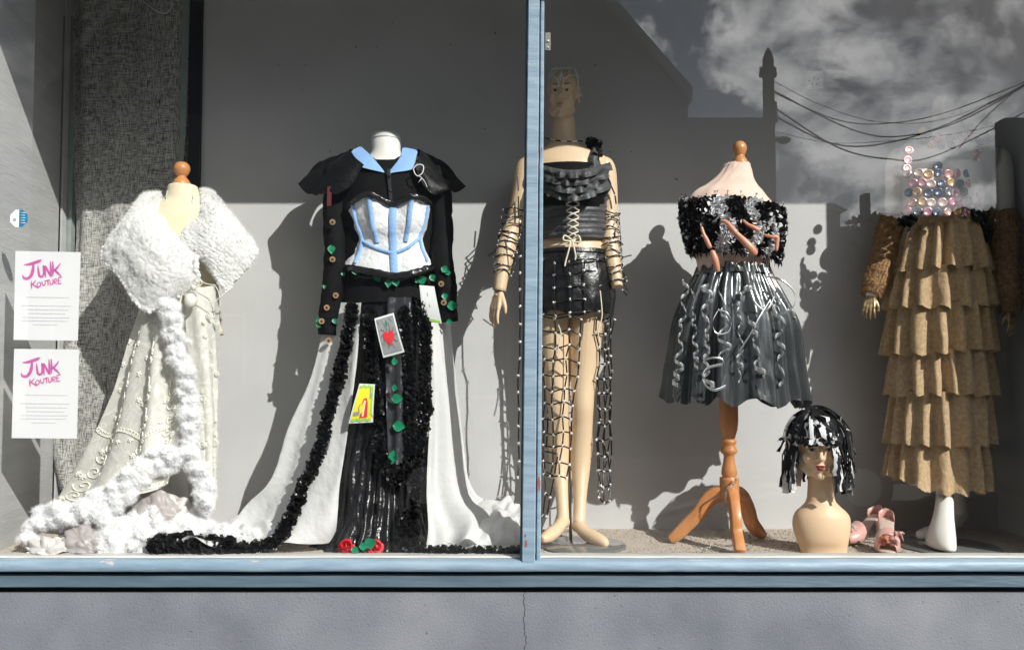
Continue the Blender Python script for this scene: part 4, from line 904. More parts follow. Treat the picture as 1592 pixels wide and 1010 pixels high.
g = sheet([[(740,780,.40),(790,778,.42),(812,790,.44)],[(740,800,.3),(780,792,.26),(812,800,.3)],[(720,830,.12),(770,812,.10),(812,818,.10)],[(700,848,.07),(760,852,.055),(812,852,.05)]], 60, 50, lambda u, v, p: .03*(abs(nz(u*3.1, v*2.6, 4)) - .15) + .014*nz(u*7, v*6, 2))
add('train', g, M['nonwoven'], f2, 'crumpled end of the train on the floor')
g = sheet([[(372,800,.50),(400,792,.46),(425,780,.40)],[(345,822,.34),(385,806,.30),(430,800,.26)],[(330,842,.16),(380,838,.14),(440,836,.14)],[(340,856,.07),(390,858,.06),(430,852,.08)]], 60, 50, lambda u, v, p: .024*(abs(nz(u*3.1, v*2.6, 9)) - .15) + .012*nz(u*7, v*6, 8))
add('train', g, M['nonwoven'], f2, 'front fold of the train lying on the carpet')
# ruffled trims
def trim(pts, r, n, size, seed, core=True):
    q = PP(*pts); g = G(); rs_ = random.Random(seed)
    if core:
        rr = r if hasattr(r, '__len__') else (r, r); m = 40; g.tube(path(q, m), [(rr[0] + (rr[1]-rr[0])*i/m)*.55 for i in range(m)], 8)
    frill(g, q, r, n, size, True, rs_); return add('ruffle_trim', g, M['frill_black'], f2)
trim([(548,476,.19),(541,520,.175),(530,570,.16),(520,610,.15),(507,660,.135),(495,705,.12),(470,760,.10),(454,800,.085),(440,826,.07)], (.014,.015), 2100, .0145, 1)
trim([(440,826,.07),(424,842,.055),(396,851,.05),(360,853,.045)], (.013,.010), 600, .014, 2)
trim([(360,850,.05),(320,848,.05),(280,846,.05),(240,848,.05)], (.018,.024), 1100, .021, 3)
trim([(575,480,.18),(578,560,.165),(584,640,.14),(592,710,.125)], .015, 1500, .014, 4)
trim([(592,712,.12),(606,732,.115),(622,742,.11),(636,728,.12)], .018, 700, .015, 5)
trim([(628,480,.175),(636,560,.16),(640,640,.14),(640,716,.125)], .012, 1400, .013, 6)
trim([(658,472,.18),(662,530,.17),(660,590,.15),(664,640,.14)], .015, 1300, .014, 7)
trim([(664,640,.14),(652,700,.12),(646,760,.10),(644,800,.085)], .010, 800, .013, 8)
trim([(641,800,.08),(636,822,.07),(640,846,.055)], (.015,.020), 700, .018, 9)
trim([(650,852,.05),(700,856,.045),(760,857,.042),(812,856,.042)], (.010,.007), 400, .013, 10)
g = G(); ribbon(g, path(PP((285,842,.025),(300,834,.022),(322,842,.022),(348,850,.025)), 16), .022, twist=lambda t: 3*t); add('white_scrap', g, M['nonwoven'], f2)
# cards
def card(c4, Y, base, border, lab, bend=.010):
    TL, TR, BR, BL = [P(x, y, Y) for x, y in c4]
    def at(x, y, o=0):
        p = (TL*(1-x) + TR*x)*(1-y) + (BL*(1-x) + BR*x)*y; return p + Vector((0, -bend*math.sin(y*3.1) - o, 0))
    g = G().grid([[at(i/8, j/10) for i in range(9)] for j in range(11)]); cd = add('card', g, M[border], f2, lab)
    g = G().grid([[at(.07+.86*i/8, .05+.9*j/10, .0012) for i in range(9)] for j in range(11)]); add('printed_face', g.mesh('printed_face', f2.location), M[base], cd); return cd, at
def prt(cd, at, polys, m, o=.0022, nm='printed_figure'):
    g = G()
    for pl in polys: g.add([at(x, y, o) for x, y in pl], [tuple(range(len(pl)))])
    return add(nm, g.mesh(nm, f2.location), M[m], cd)
def line(pts, w):
    L1, L2 = [], []
    for i, (x, y) in enumerate(pts):
        a = Vector(pts[min(i+1,len(pts)-1)]) - Vector(pts[max(i-1,0)]); a.normalize(); L1.append((x - a.y*w, y + a.x*w*.7)); L2.append((x + a.y*w, y - a.x*w*.7))
    return L1 + L2[::-1]
cd, at = card([(582,495),(612,486),(629,547),(596,556)], .122, 'card_grey', 'card_white', 'grey card with a red heart')
prt(cd, at, [[(.5 + .23*math.sin(t)**3*1.15, .56 - .014*(13*math.cos(t) - 5*math.cos(2*t) - 2*math.cos(3*t) - math.cos(4*t))) for t in [2*math.pi*i/26 for i in range(26)]]], 'card_red', .003)
prt(cd, at, [line([(.5+.16*math.cos(a)+.02, .50+.10*math.sin(a)), (.5+.28*math.cos(a+.15), .50+.20*math.sin(a+.15)), (.5+.40*math.cos(a), .52+.33*math.sin(a))], .010) for a in [i*.63 for i in range(10)]] + [line([(.1+.2*k, .1), (.18+.2*k, .2)], .008) for k in range(4)], 'ink')
prt(cd, at, [[(.46,.2),(.52,.13),(.58,.2),(.54,.28),(.49,.28)]], 'leaf')
cd, at = card([(559,596),(583,597),(580,656),(542,658)], .112, 'card_yellow', 'card_white', 'yellow card with a red figure', .006)
prt(cd, at, [[(.42,.45),(.50,.36),(.62,.37),(.70,.48),(.74,.86),(.40,.88)]], 'card_red', .0022)
prt(cd, at, [[(.50,.42),(.60,.42),(.58,.84),(.50,.84)]], 'card_cream', .003)
prt(cd, at, [line([(.1,.08+.02*math.sin(i)) if i == 0 else (.1+.1*i, .07+.025*math.sin(i*2)) for i in range(9)], .05), line([(.08+.1*i, .92+.02*math.sin(i*2)) for i in range(9)], .05), line([(.90,.1+.1*i) for i in range(8)], .04)], 'lime', .0026)
prt(cd, at, [[(.12,.72),(.38,.70),(.38,.80),(.12,.82)], line([(.36,.5),(.3,.6),(.34,.7)], .02), line([(.75,.1),(.82,.3),(.8,.38)], .03)], 'card_grey', .003)
cd, at = card([(652,443),(675,445),(687,503),(659,499)], .165, 'card_white', 'card_white', 'white card with a lime green lower edge', .008)
prt(cd, at, [[(.10,.90),(.94,.93),(.94,1.0),(.10,.97)]], 'lime'); prt(cd, at, [line([(.45,.2),(.48,.6)], .03)], 'card_grey')
# roses at the hem
def rose(px, py, Y, r, lab, seed):
    c = P(px, py, Y); rs_ = random.Random(seed); g = G(); ax = Vector((rs_.uniform(-.4,.4), -1, .45)).normalized(); e1 = ax.cross(Z).normalized(); e2 = e1.cross(ax)
    for k in range(14):
        a0 = k*2.4; rr = r*PXM*(.22 + .78*(k/13)); rows = []
        for j in range(6):
            v = j/5; q = rr*(.45 + .55*v + .12*v*v); up = r*PXM*((1.1 - .9*k/13)*v - .35 - .25*(v > .8)*(k/13))
            rows.append([c + e1*q*math.cos(a0 + (i/8-.5)*1.9) + e2*q*math.sin(a0 + (i/8-.5)*1.9) + ax*(up + .05*rr*math.sin(i*2.3+k)) for i in range(9)])
        g.grid(rows)
    o = add('rose', g, M['red'], f2, lab)
    h = G().ball(c, (r*PXM*.4, r*PXM*.4, r*PXM*.4), 10, 8); add('rose_heart', h.mesh('rose_heart', f2.location), M['red'], o)
rose(537,849,.045,12,'opened red fabric rose', 1); rose(585,849,.045,11,'half hidden red fabric rose', 2)
for px, py, s, a in ((553,854,13,-.4),(576,843,19,.35),(566,848,14,.1)): leaf(px, py, .035, s, a, f2)
YOFF = .10
# ============================================================ 3  tan full figure in leather and straw netting
f3 = thing('mannequin', 'tan full figure mannequin with a face, in black leather skirt and black straw netting', 'mannequin', (P(895,835,.32).x, .31, FLOOR))
g = G()
loft(g, [(178,862,890,.335,.042),(190,859,894,.335,.046),(212,857,895,.335,.050),(224,853,900,.33,.058),(236,836,925,.33,.066),(246,820,944,.33,.075),(260,816,948,.33,.088),(282,824,946,.33,.098),(305,830,944,.33,.108),(335,836,941,.33,.100),(368,839,938,.33,.088),(395,836,944,.33,.095),(430,834,950,.33,.106),(462,836,950,.33,.108),(478,842,944,.33,.095)], 40, 90)
for px in (866, 908): g.ball(P(px, 300, .245), (.050,.045,.050), 20, 14)
limb(g, [(828,250,.33,15),(818,264,.33,18),(812,300,.325,17),(803,340,.315,15.5),(794,362,.305,14.5),(786,392,.285,15.5),(781,425,.265,12),(777,452,.25,9.5)], 18, 60)
limb(g, [(932,252,.33,15),(941,264,.33,17),(946,305,.325,15),(947,345,.315,14),(948,372,.30,14.5),(952,405,.28,13.5),(957,430,.265,10.5),(960,446,.255,9)], 18, 60)
limb(g, [(918,470,.33,27),(912,510,.33,27),(909,560,.325,23.5),(907,600,.315,19.5),(906,632,.305,17.5),(905,660,.315,17),(904,690,.325,18),(903,725,.33,15.5),(902,765,.33,11),(901,795,.33,9.8),(900,812,.325,10)], 22, 110)
limb(g, [(862,470,.33,27),(861,510,.33,25),(863,560,.325,22),(866,605,.32,18.5),(868,636,.315,16.5),(869,665,.325,16.5),(869,695,.335,17),(870,730,.34,14.5),(873,765,.34,10.5),(875,795,.34,9.5),(875,808,.335,10)], 22, 110)
limb(g, [(896,818,.345,8.5),(901,818,.32,10),(911,828,.285,10.5),(926,837,.245,11),(938,842,.215,8.5),(944,844,.20,4.5)], 16, 40, 1.0)
limb(g, [(880,812,.35,8.5),(874,812,.33,10),(866,822,.29,10),(855,831,.25,10.5),(847,836,.22,8),(842,838,.205,4.5)], 16, 40, 1.0)
HC = P(876,150,.325); X3 = Matrix.Translation(HC) @ Matrix.Rotation(R(-12), 4, 'Z') @ Matrix.Rotation(R(3), 4, 'Y') @ Matrix.Diagonal((.80, .88, .94, 1))
head_shape(g, X3)
b3 = add('body', g, M['skin'], f3); fuse(b3, .0034, 2)
face_paint(X3, f3, 'nude_lip')
hand(f3, P(776,455,.25), P(764,503,.225) - P(777,455,.25), Vector((.5,.75,0)), Vector((.6,-.75,.1)), .145, .16, 'skin')
add('wrist_seam', G().tube([P(777.5,450,.25), P(777,452.5,.25)], .0245, 20), M['eye_dark'].copy(), f3)
bpy.data.materials['painted_eye.001'].node_tree.nodes['Principled BSDF'].inputs['Base Color'].default_value = (.35,.25,.16,1)
# base plate
bp = P(905,842,.27); g = G().lathe((bp.x, .235), [(.001,FLOOR+.001),(.150,FLOOR+.001),(.154,FLOOR+.004),(.150,FLOOR+.008),(.001,FLOOR+.008)], 48); add('base_plate', g, M['glass_disc'], f3)
g = G().tube([(P(884,700,.37).x,.37,FLOOR+.006), P(884,700,.37)], .006, 10); add('support_rod', g, M['steel'], f3)
# top, corset, skirt
def rows3(lst, o): return [(py, l-o, r+o, .33, ry+o*PXM) for py, l, r, ry in lst]
g = skirt(rows3([(262,826,942,.098),(282,826,944,.112),(300,830,943,.150),(318,834,940,.140),(330,836,940,.118)], 2), 80, 30, lambda th, t: .002*nz(th*8, t*6)); add('top', g, M['black_cloth'], f3)
for k, (a, b) in enumerate(((304,324),(321,342),(339,358),(354,376))):
    tb = lambda y: .110 - .010*max(0, (y-310))/66
    g = skirt(rows3([(a,836,940,tb(a)),((a+b)/2,836+k,939-k*.3,tb((a+b)/2)),(b,838,938,tb(b))], 3), 110, 14, lambda th, t, k=k: .010*math.sin(math.pi*t)**.6*(.75 + .4*nz(th*5, k, t)) + .002*math.sin(t*18 + th*3) + .0015*nz(th*20, t*9, k)); add('corset_band', g, M['grey_ruffle'], f3)
g = G()
for k in range(7):
    y = 308 + 10.4*k; s = 10 - .4*k; Yk = .185
    g.tube(PP((890-s,y,Yk),(893,y+4,Yk-.006),(890+s+1,y+9,Yk)), .0030, 6); g.tube(PP((890+s+1,y,Yk),(889,y+4,Yk-.009),(890-s,y+9,Yk)), .0030, 6)
for pts in ([(888,372,.185),(878,366,.175),(876,373,.17),(887,375,.175)],[(890,372,.185),(899,366,.175),(902,376,.17),(890,376,.175)],[(887,374,.175),(884,390,.17),(880,404,.17),(878,414,.168)],[(890,374,.175),(893,388,.17),(895,398,.17),(894,404,.17)]): g.tube(path(PP(*pts), 14), .0034, 6)
add('lacing', g, M['lacing'], f3)
g = G()
for k in range(4):
    A, B, C_ = [], [], []
    y0_ = 252 + 9*k; dp = 12 + 3*k
    r_ = [[(830 + 118*i/12, y0_ + d*1.0 + dp*math.sin(math.pi*i/12), (.30 - .155*math.sin(math.pi*i/12)**.7) - (.012 + .008*(3-k) if d else 0)) for i in range(13)] for d in (0, 6, 13)]
    g = sheet(r_, 150, 12, lambda u, v, p, k=k: (.012*math.sin(u*27 + k*2 + 4*nz(u*5, k)) + .002*math.sin(u*70+k))*v**.8); add('neck_ruffle', g, M['grey_ruffle'], f3)
g = sheet([[(914,226,.335),(924,222,.30),(932,228,.335)],[(915,242,.26),(924,240,.24),(932,244,.26)],[(914,262,.24),(924,260,.22),(934,264,.25)]], 16, 20, lambda u, v, p: .006*nz(p.x*60, p.z*60)); add('shoulder_strap', g, M['grey_ruffle'], f3)
frb = G(); frill(frb, PP((913,228,.30),(922,222,.29),(931,226,.30),(928,244,.25)), .010, 60, .016); add('strap_bow', frb, M['frill_black'], f3)
g = skirt(rows3([(392,837,941,.097),(396,836,942,.100),(430,832,951,.114),(465,832,954,.120),(490,837,950,.114)], 3), 120, 40, lambda th, t: .004*nz(th*4, t*5) + .003*math.sin(th*9 + t*7)*t + .002*nz(th*12, t*14), lambda th, t: .012*t**4*math.sin(th*5)); add('skirt', g, M['leather'], f3)
g = skirt(rows3([(391,837,941,.099),(397,836,942,.103)], 5), 80, 6, lambda th, t: 0); add('waistband', g, M['leather'], f3)
# straws and beads
cyl = G().tube([(0,0,-.5),(0,0,.5)], 1.0, 8).mesh('straw'); cyl.materials.append(M['straw'])
cyl_s = G().tube([(0,0,-.5),(0,0,.5)], 1.0, 8).mesh('silver_straw'); cyl_s.materials.append(M['silver'])
beads = G(); srs = random.Random(77); nstraw = [0]
net = G().tube(path(PP((836,398,.22),(870,402,.195),(905,403,.195),(946,398,.23)), 20), .002, 6); net = add('straw_net', net, M['straw'], f3)
def straw(a, b, r=.0028, par=None, me=None, trim_=.12):
    d = b - a
    if d.length < .006: return
    a, b = a + d*trim_, b - d*trim_; d = b - a; par = par or net; o = bpy.data.objects.new('straw', me or cyl); COL.objects.link(o); o.parent = par
    o.location = (a+b)/2 - rootloc(par); o.rotation_mode = 'QUATERNION'; o.rotation_quaternion = d.to_track_quat('Z', 'Y'); o.scale = (r, r, d.length); nstraw[0] += 1
def bead(p, s=.0042):
    for _ in range(3):
        d = Vector((srs.gauss(0,1), srs.gauss(0,.5)-.3, srs.gauss(0,1))).normalized()*s*1.6; beads.tube([p - d, p + d], s*.42, 5)
    beads.ball(p, s*.75, 8, 5)
def yfront(px, py):                                                     # just in front of hips and thighs
    k = min(1, abs(px - 892)/62); base = .205 + .10*k**2; return base - (.012 if py < 490 else -.004)
cols6 = [843,863,886,909,930,945]; rowsy = [405,423,444,466,486]
G6 = [[P(x + srs.uniform(-2,2), y + srs.uniform(-2,2) + 3*math.sin(i*1.4), yfront(x, y)) for i, x in enumerate(cols6)] for y in rowsy]
for j in range(len(G6)):
    for i in range(6):
        bead(G6[j][i])
        if i < 5: straw(G6[j][i], G6[j][i+1])
        if j < len(G6)-1: straw(G6[j][i], G6[j+1][i])
def panel(tops, bots, y0_, y1_, n, cross=True, jit=2.5, Yo=0):
    prev = None
    for j in range(n):
        t = j/(n-1); row = []
        for i in range(len(tops)):
            x = tops[i] + (bots[i]-tops[i])*t + srs.uniform(-jit, jit); y = y0_ + (y1_-y0_)*t + srs.uniform(-jit, jit) + (i % 2)*4; row.append(P(x, y, yfront(x, y) + Yo + .03*t))
        for i, p in enumerate(row):
            bead(p)
            if cross and i < len(row)-1: straw(p, row[i+1])
            if prev: straw(prev[i], p)
        prev = row
panel([843,863,886,905],[847,857,870,881], 492, 738, 12)
panel([929,939,948],[931,938,946], 492, 776, 13, True, 3.2, .02)
panel([933,943,952],[930,940,946], 500, 760, 11, False, 4, .07)
panel([846,868],[846,852], 700, 800, 4, True, 3, .04)
panel([858,880],[850,872], 510, 700, 8, False, 3, .10)
panel([808],[806], 345, 742, 16, False, 1.5, -.10); panel([821,833],[819,830], 400, 735, 12, True, 2, .02)
for pts in ([(805,270),(806,300),(806,345)],):                          # shoulder string on the left
    for a, b in zip(pts, pts[1:]): straw(P(*a,.27), P(*b,.26))
# choker and shoulder drape
ch = [P(846 + 78*i/9, 214 + 6*math.sin(math.pi*i/9) + (2 if i > 6 else 0), .33 - .072*math.sin(math.pi*(i+.4)/9.8)) for i in range(10)]
for i in range(9): straw(ch[i], ch[i+1], .0026, None, cyl if i % 2 == 0 else cyl_s, .08)
sd = [P(x, y, .27) for x, y in ((922,246),(934,258),(944,272),(950,288),(956,303),(958,318))]
for i in range(5): straw(sd[i], sd[i+1], .003, None, None, .06)
# beads over the crown of the head
hx = lambda x, y, z: X3 @ Vector((x, y, z))
H = [[hx(-.070,-.03,.075),hx(-.040,-.078,.060),hx(-.014,-.090,.040),hx(0,-.086,.066),hx(.014,-.090,.040),hx(.040,-.078,.060),hx(.072,-.03,.075)],
     [hx(-.055,-.03,.103),hx(-.03,-.055,.100),hx(0,-.066,.093),hx(.03,-.055,.100),hx(.055,-.03,.103),hx(.03,.0,.117),hx(-.03,.0,.117)]]
for r_ in H:
    for a, b in zip(r_, r_[1:]): straw(a, b, .0022, None, cyl_s)
    for a in r_: bead(a, .003)
for a, b in ((H[0][3],H[1][2]),(H[0][1],H[1][1]),(H[0][5],H[1][3]),(H[0][0],H[1][0]),(H[0][6],H[1][4])): straw(a, b, .0022, None, cyl_s)
for p, L_ in ((H[0][6],3),(H[1][4],4),(H[0][2],1),(H[0][4],1),(H[0][3],1),(H[0][0],3)):
    q = p
    for k in range(L_): n_ = q + Vector((.003*srs.gauss(0,1) + (.004 if p is H[1][4] else 0), -.003, -.027)); straw(q, n_, .0021, None, cyl_s); bead(n_, .0028); q = n_
# forearm sleeves of straws
def sleeve_net(pts, nring, r0):
    q = [P(a, b, c) for a, b, c, _ in pts]; rr = [Vector((r*PXM,0,0)) for *_, r in pts]; prev = None
    for j in range(nring):
        t = j/(nring-1); c = cr(q, t); ax = (cr(q, min(t+.03,1)) - cr(q, max(t-.03,0))).normalized(); a = ax.cross(Vector((0,1,0))).normalized(); b = ax.cross(a); r = cr(rr, t).x + .005
        ph = srs.uniform(0, 1); ring = [c + (a*math.cos(2*math.pi*(i+ph)/6) + b*math.sin(2*math.pi*(i+ph)/6))*r*srs.uniform(1,1.15) + ax*srs.uniform(-.010,.010) for i in range(6)]
        for i in range(6):
            straw(ring[i], ring[(i+1) % 6], .0024, nsl, None, .02); bead(ring[i], .0030)
        for i in range(1):
            p = ring[srs.randrange(6)]; d = Vector((srs.gauss(0,1), -.4, srs.gauss(0,.8))).normalized(); straw(p, p + d*srs.uniform(.02,.035), .0022, nsl, None, 0)
        prev = ring
nsl = add('straw_sleeve', G().tube(path(PP((800,330,.29),(790,380,.27),(780,430,.245)), 10), .0012, 5), M['straw'], f3)
sleeve_net([(799,330,.31,16),(794,362,.305,15),(786,392,.285,15.5),(781,425,.265,12)], 10, 0)
nsl = add('straw_sleeve', G().tube(path(PP((962,330,.29),(966,380,.27),(968,440,.245)), 10), .0012, 5), M['straw'], f3)
sleeve_net([(947,335,.315,15),(948,372,.30,15),(952,405,.28,14.5),(958,436,.265,12)], 10, 0)
for k in range(12):
    a = P(962 + srs.uniform(-6,8), 330 + 11*k, .27); straw(a, a + Vector((srs.uniform(-.02,.02), -.01, -srs.uniform(.015,.03))), .0024, nsl, None, 0); bead(a, .003)
add('twist_bead', beads.mesh('twist_bead', f3.location), M['silver'], f3, kind='stuff')
g = G(); g.tube(path(PP((933,452,.2),(936,490,.19),(930,515,.19),(934,540,.19)), 20), .0024, 6); g.tube(path(PP((868,505,.2),(872,520,.19),(866,548,.19)), 14), .0022, 6); add('hanging_cord', g, M['lacing'], f3)
YOFF = 0.0
# ============================================================ 4  dress form on turned wooden tripod
f4 = thing('dress_form', 'peach dress form on wooden tripod with ragged black and white bandeau and grey skirt', 'dress form', (P(1131,800,.27).x, .25, FLOOR))
Y4 = .27; PX4 = PXM*.98
finial(f4, [(.3,220),(6,221),(10,227),(10.5,233),(8,240),(7,243),(10,248),(11.5,252),(11,256),(5,259)], 1150, Y4)
g = G(); loft(g, [(253,1128,1164,Y4,.035),(255,1125,1167,Y4,.043),(262,1121,1168,Y4,.046),(275,1110,1172,Y4,.053),(288,1094,1178,Y4,.062),(296,1080,1184,Y4,.070),(306,1070,1192,Y4,.078),(318,1067,1202,Y4,.086),(332,1068,1206,Y4,.095),(360,1072,1205,Y4,.118),(395,1080,1198,Y4,.100),(420,1084,1198,Y4,.095),(450,1076,1212,Y4,.105)], 44, 70)
o = add('torso', g, M['peach'], f4); displace(o, lambda x, y, z: .0007*max(0, (z+FLOOR-1.60)/.06 if z+FLOOR > 1.60 else 0)*abs(math.sin(math.atan2(y, x-.05)*9)))
g = skirt([(328,1066,1206,Y4,.100),(360,1068,1208,Y4,.125),(390,1076,1202,Y4,.108),(396,1078,1202,Y4,.105)], 60, 20, lambda th, t: .003*nz(th*9, t*9)); bn = add('bandeau', g, M['black_cloth'], f4)
def band_pt(th, t):
    rows = [(322,1062,1212,.104),(350,1064,1214,.128),(380,1070,1210,.120),(410,1078,1206,.108)]
    q = [P((l+r)/2, py, Y4) for py, l, r, ry in rows]; c = cr(q, t); rr = cr([Vector(((r-l)/2*PX4, ry, 0)) for py, l, r, ry in rows], t)
    dz = -.015*(math.cos(th)) * 1 + .012*(1-t)*math.sin(th*3)*.3; return Vector((c.x + rr.x*math.cos(th), c.y + rr.y*math.sin(th), c.z + dz)), Vector((math.cos(th), math.sin(th), .1*nz(th, t)))
rs = random.Random(44); gb, gw = G(), G(); white_th = [R(180+x) for x in (50, 72, 100, 122)]
for _ in range(6000):
    th = rs.uniform(R(170), R(370)); t = rs.random()*.90 - .04; th_m = th + .10*math.sin(t*9)
    w = min(abs(th_m - a) for a in (R(248), R(250), R(285), R(309))); is_w = (abs(th_m-R(249)) < .13) or (abs(th_m-R(283)) < .10) or (abs(th_m-R(305)) < .06 and t > .3) or rs.random() < .04
    p, n = band_pt(th, t); (petals(gw, [(p + n*.006, n)], .013, .5, rs) if is_w else petals(gb, [(p, n)], .014, .5, rs))
for _ in range(110):                                                    # loose tails along the edges
    th = rs.uniform(R(175), R(365)); t = rs.choice((0, .85, .85)); p, n = band_pt(th, t); d = Vector((rs.gauss(0,.5), 0, (1 if t == 0 else -1.4))) + n*.7; d.normalize()
    ribbon(gw if rs.random() < .2 else gb, [p + d*.007*k + n*.004*math.sin(k) for k in range(rs.randint(3,6))], .008, twist=lambda s: s*2)
add('black_frill', gb, M['frill_black'], f4, 'black ragged film strips'); add('white_frill', gw, M['frill_white'], f4, 'white ragged film strips')
def doll(pts, lab):
    g = G(); q = PP(*[(a, b, c) for a, b, c, _ in pts]); rr = [r*PX4 for *_, r in pts]; rv = [Vector((r,0,0)) for r in rr]; m = 26
    g.tube([cr(q, i/(m-1)) for i in range(m)], [cr(rv, i/(m-1)).x for i in range(m)], 12); g.ball(q[-1], rr[-1], 10, 8); g.ball(q[0], rr[0], 10, 8)
    return add('doll_limb', g, M['doll'], f4, lab)
doll([(1122,343,.112,2.2),(1130,346,.108,3.2),(1142,360,.10,4.2),(1146,364,.10,3.8),(1158,376,.097,5.4),(1167,386,.097,6.2),(1172,392,.10,5.8)], 'long bent doll leg across the chest')
doll([(1091,354,.118,2.2),(1094,364,.115,2.6),(1098,372,.115,3.4),(1103,383,.115,3.6)], 'small doll arm on the left side')
doll([(1108,393,.12,4.4),(1111,402,.12,5.4),(1114,412,.12,4.6),(1115,419,.125,4.4)], 'stubby doll arm below the bandeau')
doll([(1156,343,.115,1.8),(1163,349,.11,2.4),(1171,353,.108,3.2),(1178,357,.108,3.6)], 'thin doll arm near the middle')
doll([(1190,366,.145,2.4),(1199,368,.135,2.8),(1208,369,.135,3.2),(1208,378,.135,3.0),(1207,388,.135,2.6)], 'bent doll arm on the right side')
def vfold(th, t):
    s = math.sin(th*13 + 1.6*math.sin(th*3 + .7)); s2 = math.sin(th*29 + 2.2*math.sin(th*2)); k = (.35 + .65*t)
    return .022*k*(abs(s)**.6*(1 if s > 0 else -1))*(.7 + .6*nz(th*2.3, 5)) + .005*k*s2 + .003*nz(th*8, t*7)
def vhem(th, t): return .016*t**5*math.sin(th*13 + 1.6*math.sin(th*3+.7) + 1) - .010*t*math.cos(th) + .010*(1-t)**8*math.sin(th*15)
g = skirt([(416,1088,1192,Y4,.098),(432,1080,1198,Y4,.112),(460,1066,1214,Y4,.130),(500,1052,1234,Y4,.150),(550,1044,1240,Y4,.162),(590,1038,1245,Y4,.172),(624,1034,1249,Y4,.180)], 420, 90, vfold, vhem)
sk4 = add('skirt', g, M['vinyl'], f4)
g = skirt([(417,1087,1193,Y4,.101),(428,1082,1198,Y4,.108)], 260, 8, lambda th, t: .006*math.sin(th*26)*(.5+.5*math.sin(th*5)) + .004, lambda th, t: .008*math.sin(th*13)*(1-t)); add('gathered_waistband', g, M['vinyl'], f4)
def curl(px0, py0, px1, py1, Y0_, Y1_, turns, r, w=.011, seed=0):
    a, b = P(px0, py0, Y0_), P(px1, py1, Y1_); rs_ = random.Random(seed); n = int(turns*22); pts = []; ph = rs_.uniform(0, 6); w *= 1.35
    for i in range(n+1):
        t = i/n; rr = r*(.45 + 1.5*abs(nz(t*4.5, seed*3.1)) + .25*math.sin(t*9 + ph)); an = t*turns*2*math.pi + ph + 1.6*math.sin(t*6 + seed); pts.append(a*(1-t) + b*t + Vector((math.cos(an)*rr, math.sin(an)*rr*.8 - rr*.6, .012*math.sin(t*13 + ph))))
    g = G(); rows = []
    for i, p in enumerate(pts): rows.append([p + Vector((0, 0, -w/2)), p + Vector((0, -.001, 0)), p + Vector((0, 0, w/2))])
    g.grid(rows); return add('curling_ribbon', g, M['ribbon'], f4)
curl(1066,440,1050,604,.19,.16,6.5,.017,.010,1); curl(1098,440,1098,600,.13,.10,6,.018,.011,2); curl(1124,430,1122,560,.12,.095,3,.022,.008,3)
curl(1164,436,1160,470,.12,.11,1.5,.018,.012,4); curl(1168,490,1184,615,.10,.085,4.5,.017,.012,5); curl(1204,440,1216,600,.15,.125,5,.018,.011,6)
curl(1150,455,1150,600,.11,.085,5,.012,.008,7); curl(1226,480,1228,590,.2,.17,5,.013,.009,8); curl(1076,450,1084,600,.16,.13,6,.012,.009,9)
for pts, w in (([(1192,430,.14),(1212,434,.12),(1232,450,.12),(1236,470,.12),(1226,484,.12),(1212,488,.125)],.008), ([(1118,480,.10),(1108,500,.09),(1114,518,.085),(1132,516,.085),(1137,500,.09),(1130,486,.09),(1116,482,.095)],.005),
               ([(1162,430,.13),(1166,450,.11),(1172,468,.10),(1186,482,.10),(1196,478,.10),(1204,462,.11)],.011), ([(1196,470,.11),(1180,495,.09),(1166,520,.085),(1150,545,.085)],.009), ([(1093,560,.09),(1108,556,.08),(1124,560,.08),(1128,582,.08),(1120,604,.08)],.006),
               ([(1128,600,.075),(1112,606,.07),(1098,600,.075),(1092,586,.08),(1100,572,.085),(1124,566,.085)],.009)):
    g = G(); q = path(PP(*pts), 40); g.grid([[p + Vector((0,0,-w/2)), p + Vector((0,-.001,0)), p + Vector((0,0,w/2))] for p in q]); add('curling_ribbon', g, M['ribbon'], f4)
# stand
prof = [(10,560),(13,600),(14.5,630),(14.5,655),(13,668),(9.5,680),(8.5,682),(11,683),(12,687),(10,690),(9.5,693),(12.5,698),(12.5,703),(8.5,706),(8,710),(9,718),(11,727),(12,735),(10.5,740),(10,741),(14.3,742),(14.6,745),(14.6,776),(13,780),(6,782)]
c = P(1131,700,Y4); g = G().lathe((c.x, Y4-.02), [(r*PX4, P(1131, py, Y4-.02).z) for r, py in prof], 32); add('column', g, M['wood'], f4)
def leg(foot, top, name='leg'):
    cx, cy = c.x, Y4 - .02; d = Vector((foot[0]-cx, foot[1]-cy, 0)); Ld = d.length; d.normalize(); s = Vector((-d.y, d.x, 0))*.0105; g = G(); rows = []
    s *= 1.6; cz = P(1131,767,Y4).z
    A = [Vector(u) for u in ((.018,cz,.058),(.045,cz-.002,.056),(.075,cz-.022,.052),(.105,cz-.066,.048),(Ld-.06,FLOOR+.070,.045),(Ld-.025,FLOOR+.034,.042),(Ld+.004,FLOOR+.013,.024))]
    for i in range(30):
        u = cr(A, i/29); du = cr(A, min(i/29+.03,1)) - cr(A, max(i/29-.03,0)); nl = Vector((-du.y, du.x)).normalized(); b = Vector((cx, cy, 0)); e = .9
        def w(k, m): return b + d*(u.x + nl.x*u.z*.5*k) + Z*max(FLOOR+.0015, u.y + nl.y*u.z*.5*k) + s*m
        rows.append([w(-e,-1), w(e,-1), w(1,-.75), w(1,.75), w(e,1), w(-e,1), w(-1,.75), w(-1,-.75)])
    g.grid(rows, True, True); return add(name, g, M['wood'], f4)
leg((P(1042,838,.30).x, .29), 0); leg((P(1192,838,.30).x, .36), 0); leg((P(1153,858,.06).x, .075), 0)
chn = thing('chain', 'thin steel chain looped on the tripod and trailing on the carpet between its feet', 'chain', P(1100,850,.12))
lk = G()
